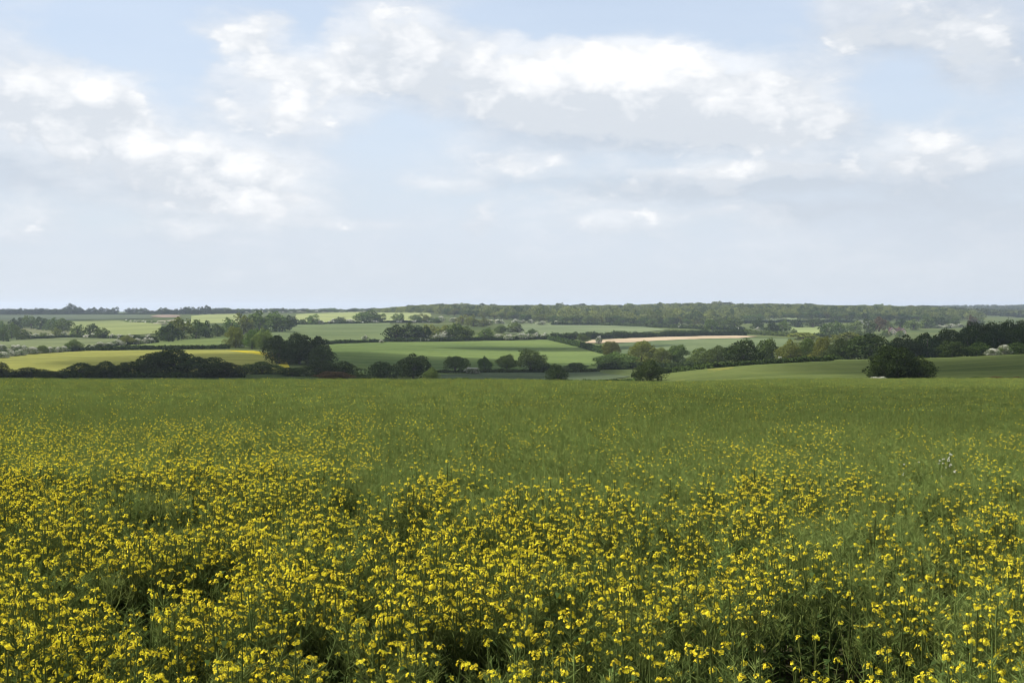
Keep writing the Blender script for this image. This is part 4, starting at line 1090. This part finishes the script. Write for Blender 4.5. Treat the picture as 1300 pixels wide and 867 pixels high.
def instancer(name, label, X, Y, Z, idx, rot, scl, protos, m_list):
    """the uncountable rest of the crop as one object: plants set on points by geometry nodes"""
    col = bpy.data.collections.new(name + '_plants')
    for k, me in enumerate(protos):
        col.objects.link(bpy.data.objects.new(f'{chr(97 + k)}_crop_plant', me))
    me = bpy.data.meshes.new(name)
    n = len(X)
    me.vertices.add(n); me.vertices.foreach_set('co', np.stack([X, Y, Z], -1).astype(np.float32).ravel())
    for nm, ty, arr in (('pick', 'INT', idx.astype(np.int32)), ('turn', 'FLOAT', rot.astype(np.float32)), ('size', 'FLOAT', scl.astype(np.float32))):
        a = me.attributes.new(nm, ty, 'POINT'); a.data.foreach_set('value', arr)
    o = link(name, me)
    ng = bpy.data.node_groups.new(name, 'GeometryNodeTree')
    ng.interface.new_socket('Geometry', in_out='INPUT', socket_type='NodeSocketGeometry')
    ng.interface.new_socket('Geometry', in_out='OUTPUT', socket_type='NodeSocketGeometry')
    N, L = ng.nodes, ng.links
    gi = N.new('NodeGroupInput'); go = N.new('NodeGroupOutput')
    ci = N.new('GeometryNodeCollectionInfo'); ci.inputs['Collection'].default_value = col
    ci.inputs['Separate Children'].default_value = True; ci.inputs['Reset Children'].default_value = True
    ip = N.new('GeometryNodeInstanceOnPoints'); ip.inputs['Pick Instance'].default_value = True
    def attr(nm, ty):
        a = N.new('GeometryNodeInputNamedAttribute'); a.data_type = ty; a.inputs['Name'].default_value = nm
        return a.outputs['Attribute']
    L.new(gi.outputs[0], ip.inputs['Points']); L.new(ci.outputs[0], ip.inputs['Instance'])
    L.new(attr('pick', 'INT'), ip.inputs['Instance Index'])
    cx = N.new('ShaderNodeCombineXYZ'); L.new(attr('turn', 'FLOAT'), cx.inputs[2]); L.new(cx.outputs[0], ip.inputs['Rotation'])
    L.new(attr('size', 'FLOAT'), ip.inputs['Scale'])
    L.new(ip.outputs[0], go.inputs[0])
    md = o.modifiers.new('crop', 'NODES'); md.node_group = ng
    return tag(o, label, 'crop', kind='stuff')

def build_crop():
    # nearest: single plants where they show largest, the rest of the stand instanced
    X, Y, Z, fl, hs, rot = scatter(3.6, 18, 33, 21)
    # the stand is thickest and most in flower at the front left
    e = scatter(4.5, 11.5, 22, 29)
    q = (e[0] / e[1] < .06 + .25 * (fbm(e[0] / .8, e[1] / .8, 55) - .5) - .045 * np.maximum(e[1] - 7.2, 0)) & (fbm(e[0] / .6, e[1] / .9, 57) > .38)
    X, Y, Z, fl, hs, rot = (np.concatenate([a, b[q]]) for a, b in zip((X, Y, Z, fl, hs, rot), (e[0], e[1], e[2], np.ones(len(e[0]), bool), e[4], e[5])))
    rng = np.random.default_rng(4)
    idx = rng.integers(0, NV, len(X))
    tops = HY + F * (EYE - (Z + 1.04 * hs)) / Y
    seen = (np.abs(X) / Y < .415) & (tops < 866)
    order = [k for k in np.argsort(Y) if seen[k]][:300]
    single = np.zeros(len(X), bool); single[order] = True
    for k in order: put_plant(X[k], Y[k], Z[k], bool(fl[k]), int(idx[k]), rot[k], hs[k])
    print('single plants to', Y[order].max(), 'm; near crop', len(X))
    protos = [joined_plant('crop_plant', [(*near_src[f][i], (0, 0), 0, 1)], None, FSTEM_SHADE if f else STEM) for f in (True, False) for i in range(NV)]
    r = ~single
    instancer('rape_crop', 'dense stand of rape in yellow flower filling the front of the field', X[r], Y[r], Z[r], np.where(fl[r], 0, NV) + idx[r], rot[r], hs[r], protos, None)
    # middle distance
    mid = {f: [make_plant(600 + i + 50 * (not f), f, 1) for i in range(5)] for f in (True, False)}
    X, Y, Z, fl, hs, rot = scatter(18, 44, 27, 22)
    idx = rng.integers(0, 5, len(X))
    protos = [joined_plant('crop_plant', [(*mid[f][i], (0, 0), 0, 1)]) for f in (True, False) for i in range(5)]
    instancer('rape_crop', 'stand of green rape sprinkled with yellow in the middle of the field', X, Y, Z, np.where(fl, 0, 5) + idx, rot, hs, protos, None)
    print('mid crop', len(X))
    # towards the brow: small groups of plants
    rg = random.Random(12)
    far = {f: [make_plant(700 + i + 50 * (not f), f, 2) for i in range(6)] for f in (True, False)}
    protos = []
    for nyel in (0, 0, 1, 1, 2, 4):
        pl = []
        for k in range(12):
            f = k < nyel
            pl.append((*far[f][rg.randrange(6)], (rg.uniform(-.4, .4), rg.uniform(-.4, .4)), rg.uniform(0, 6.28), rg.uniform(.9, 1.08)))
        protos.append(joined_plant('crop_plant', pl))
    X, Y, Z, fl, hs, rot = scatter(44, 150, 2.0, 23)
    sh = flower_share(X, Y)
    q = rng.random(len(X))
    idx = np.where(q < sh * 2.2, rng.integers(2, 6, len(X)), rng.integers(0, 2, len(X)))
    instancer('rape_crop', 'far green part of the rape field running up to the brow', X, Y, Z, idx, rot, .93 + (hs - .98) * .5, protos, None)
    print('far crop', len(X))
build_crop()

def white_plants():
    where = ['leftmost', 'middle', 'rightmost']
    for i, (x, y) in enumerate([(6.45, 20.2), (6.80, 19.9), (7.02, 20.4)]):
        st, lf, heads = make_plant(820 + i, True, 0)
        root = bpy.data.objects.new('white_flowering_plant', None); C.objects.link(root)
        root.location = (x, y, gz(x, y) + .03); root.scale = (1.04, 1.04, 1.04)
        link('stem', st.mesh('stem', FSTEM_SHADE), root); link('leaves', lf.mesh('leaves', RLEAF), root)
        for h in heads: link('flower_head', h.mesh('flower_head', WHITE), root)
        tag(root, f'{where[i]} of the three white flowering plants among the yellow at the right', 'plant', 'white flowering plants')
white_plants()

# ------------------------------------------------------------------ fair-weather clouds drifting over the valley (out of the picture, above it)
def clouds():
    m, nt, N, L, out = mat('cloud_vapour')
    p = N.new('ShaderNodeVolumePrincipled'); p.inputs['Density'].default_value = 0.034
    p.inputs['Color'].default_value = (.98, .98, .98, 1); p.inputs['Anisotropy'].default_value = 0.5
    L.new(p.outputs[0], out.inputs['Volume'])
    ALT = 520.0
    spots = [('over the middle of the valley', -62, 440, 88, 140, 38), ('over the brow hedge at the left', -105, 300, 75, 34, 40),
             ('over the lone tree at the right', 134, 222, 86, 105, 42), ('over the right side of the rape', 36, 60, 34, 34, 9), ('over the right-hand wood', 175, 425, 80, 70, 40),
             ('over the far end of the broad field', 20, 690, 70, 26, 30)]
    for i, (where, X, Y, a, b, c) in enumerate(spots):
        bm = bmesh.new(); bmesh.ops.create_icosphere(bm, subdivisions=5, radius=1)
        for v in bm.verts:
            d = v.co.normalized()
            r = 1 + .30 * (float(fbm(d.x * 1.7 + 9 * i + d.z * .7, d.y * 1.7 + d.z * 1.3, 40 + i, 4)) - .5) * 2
            v.co = Vector((d.x * r * a, d.y * r * b, d.z * r * c * (1.0 if d.z > 0 else .55)))
        for f in bm.faces: f.smooth = True
        me = bpy.data.meshes.new('cloud'); bm.to_mesh(me); bm.free(); me.materials.append(m)
        o = link('cloud', me)
        o.location = (X + SUN_DIR.x / SUN_DIR.z * ALT, Y + SUN_DIR.y / SUN_DIR.z * ALT, gz(X, Y) + ALT)
        tag(o, f'small white cumulus cloud drifting high {where}', 'cloud', 'clouds over the valley', 'stuff')
clouds()

# ------------------------------------------------------------------ haze
def haze():
    bm = bmesh.new(); bmesh.ops.create_cube(bm, size=1)
    for v in bm.verts:
        v.co = Vector((v.co.x * 19000, 4300 + v.co.y * 9900, 4.5 + v.co.z * 85))
    me = bpy.data.meshes.new('haze'); bm.to_mesh(me); bm.free()
    m, nt, N, L, out = mat('haze_air')
    p = N.new('ShaderNodeVolumePrincipled'); p.inputs['Density'].default_value = 0.00008
    p.inputs['Color'].default_value = (0.72, 0.83, 1.0, 1); p.inputs['Anisotropy'].default_value = 0.2
    L.new(p.outputs[0], out.inputs['Volume'])
    me.materials.append(m)
    tag(link('haze', me), 'thin pale summer haze lying over the valley', 'haze', kind='stuff')
haze()
print('objects', len(bpy.data.objects))
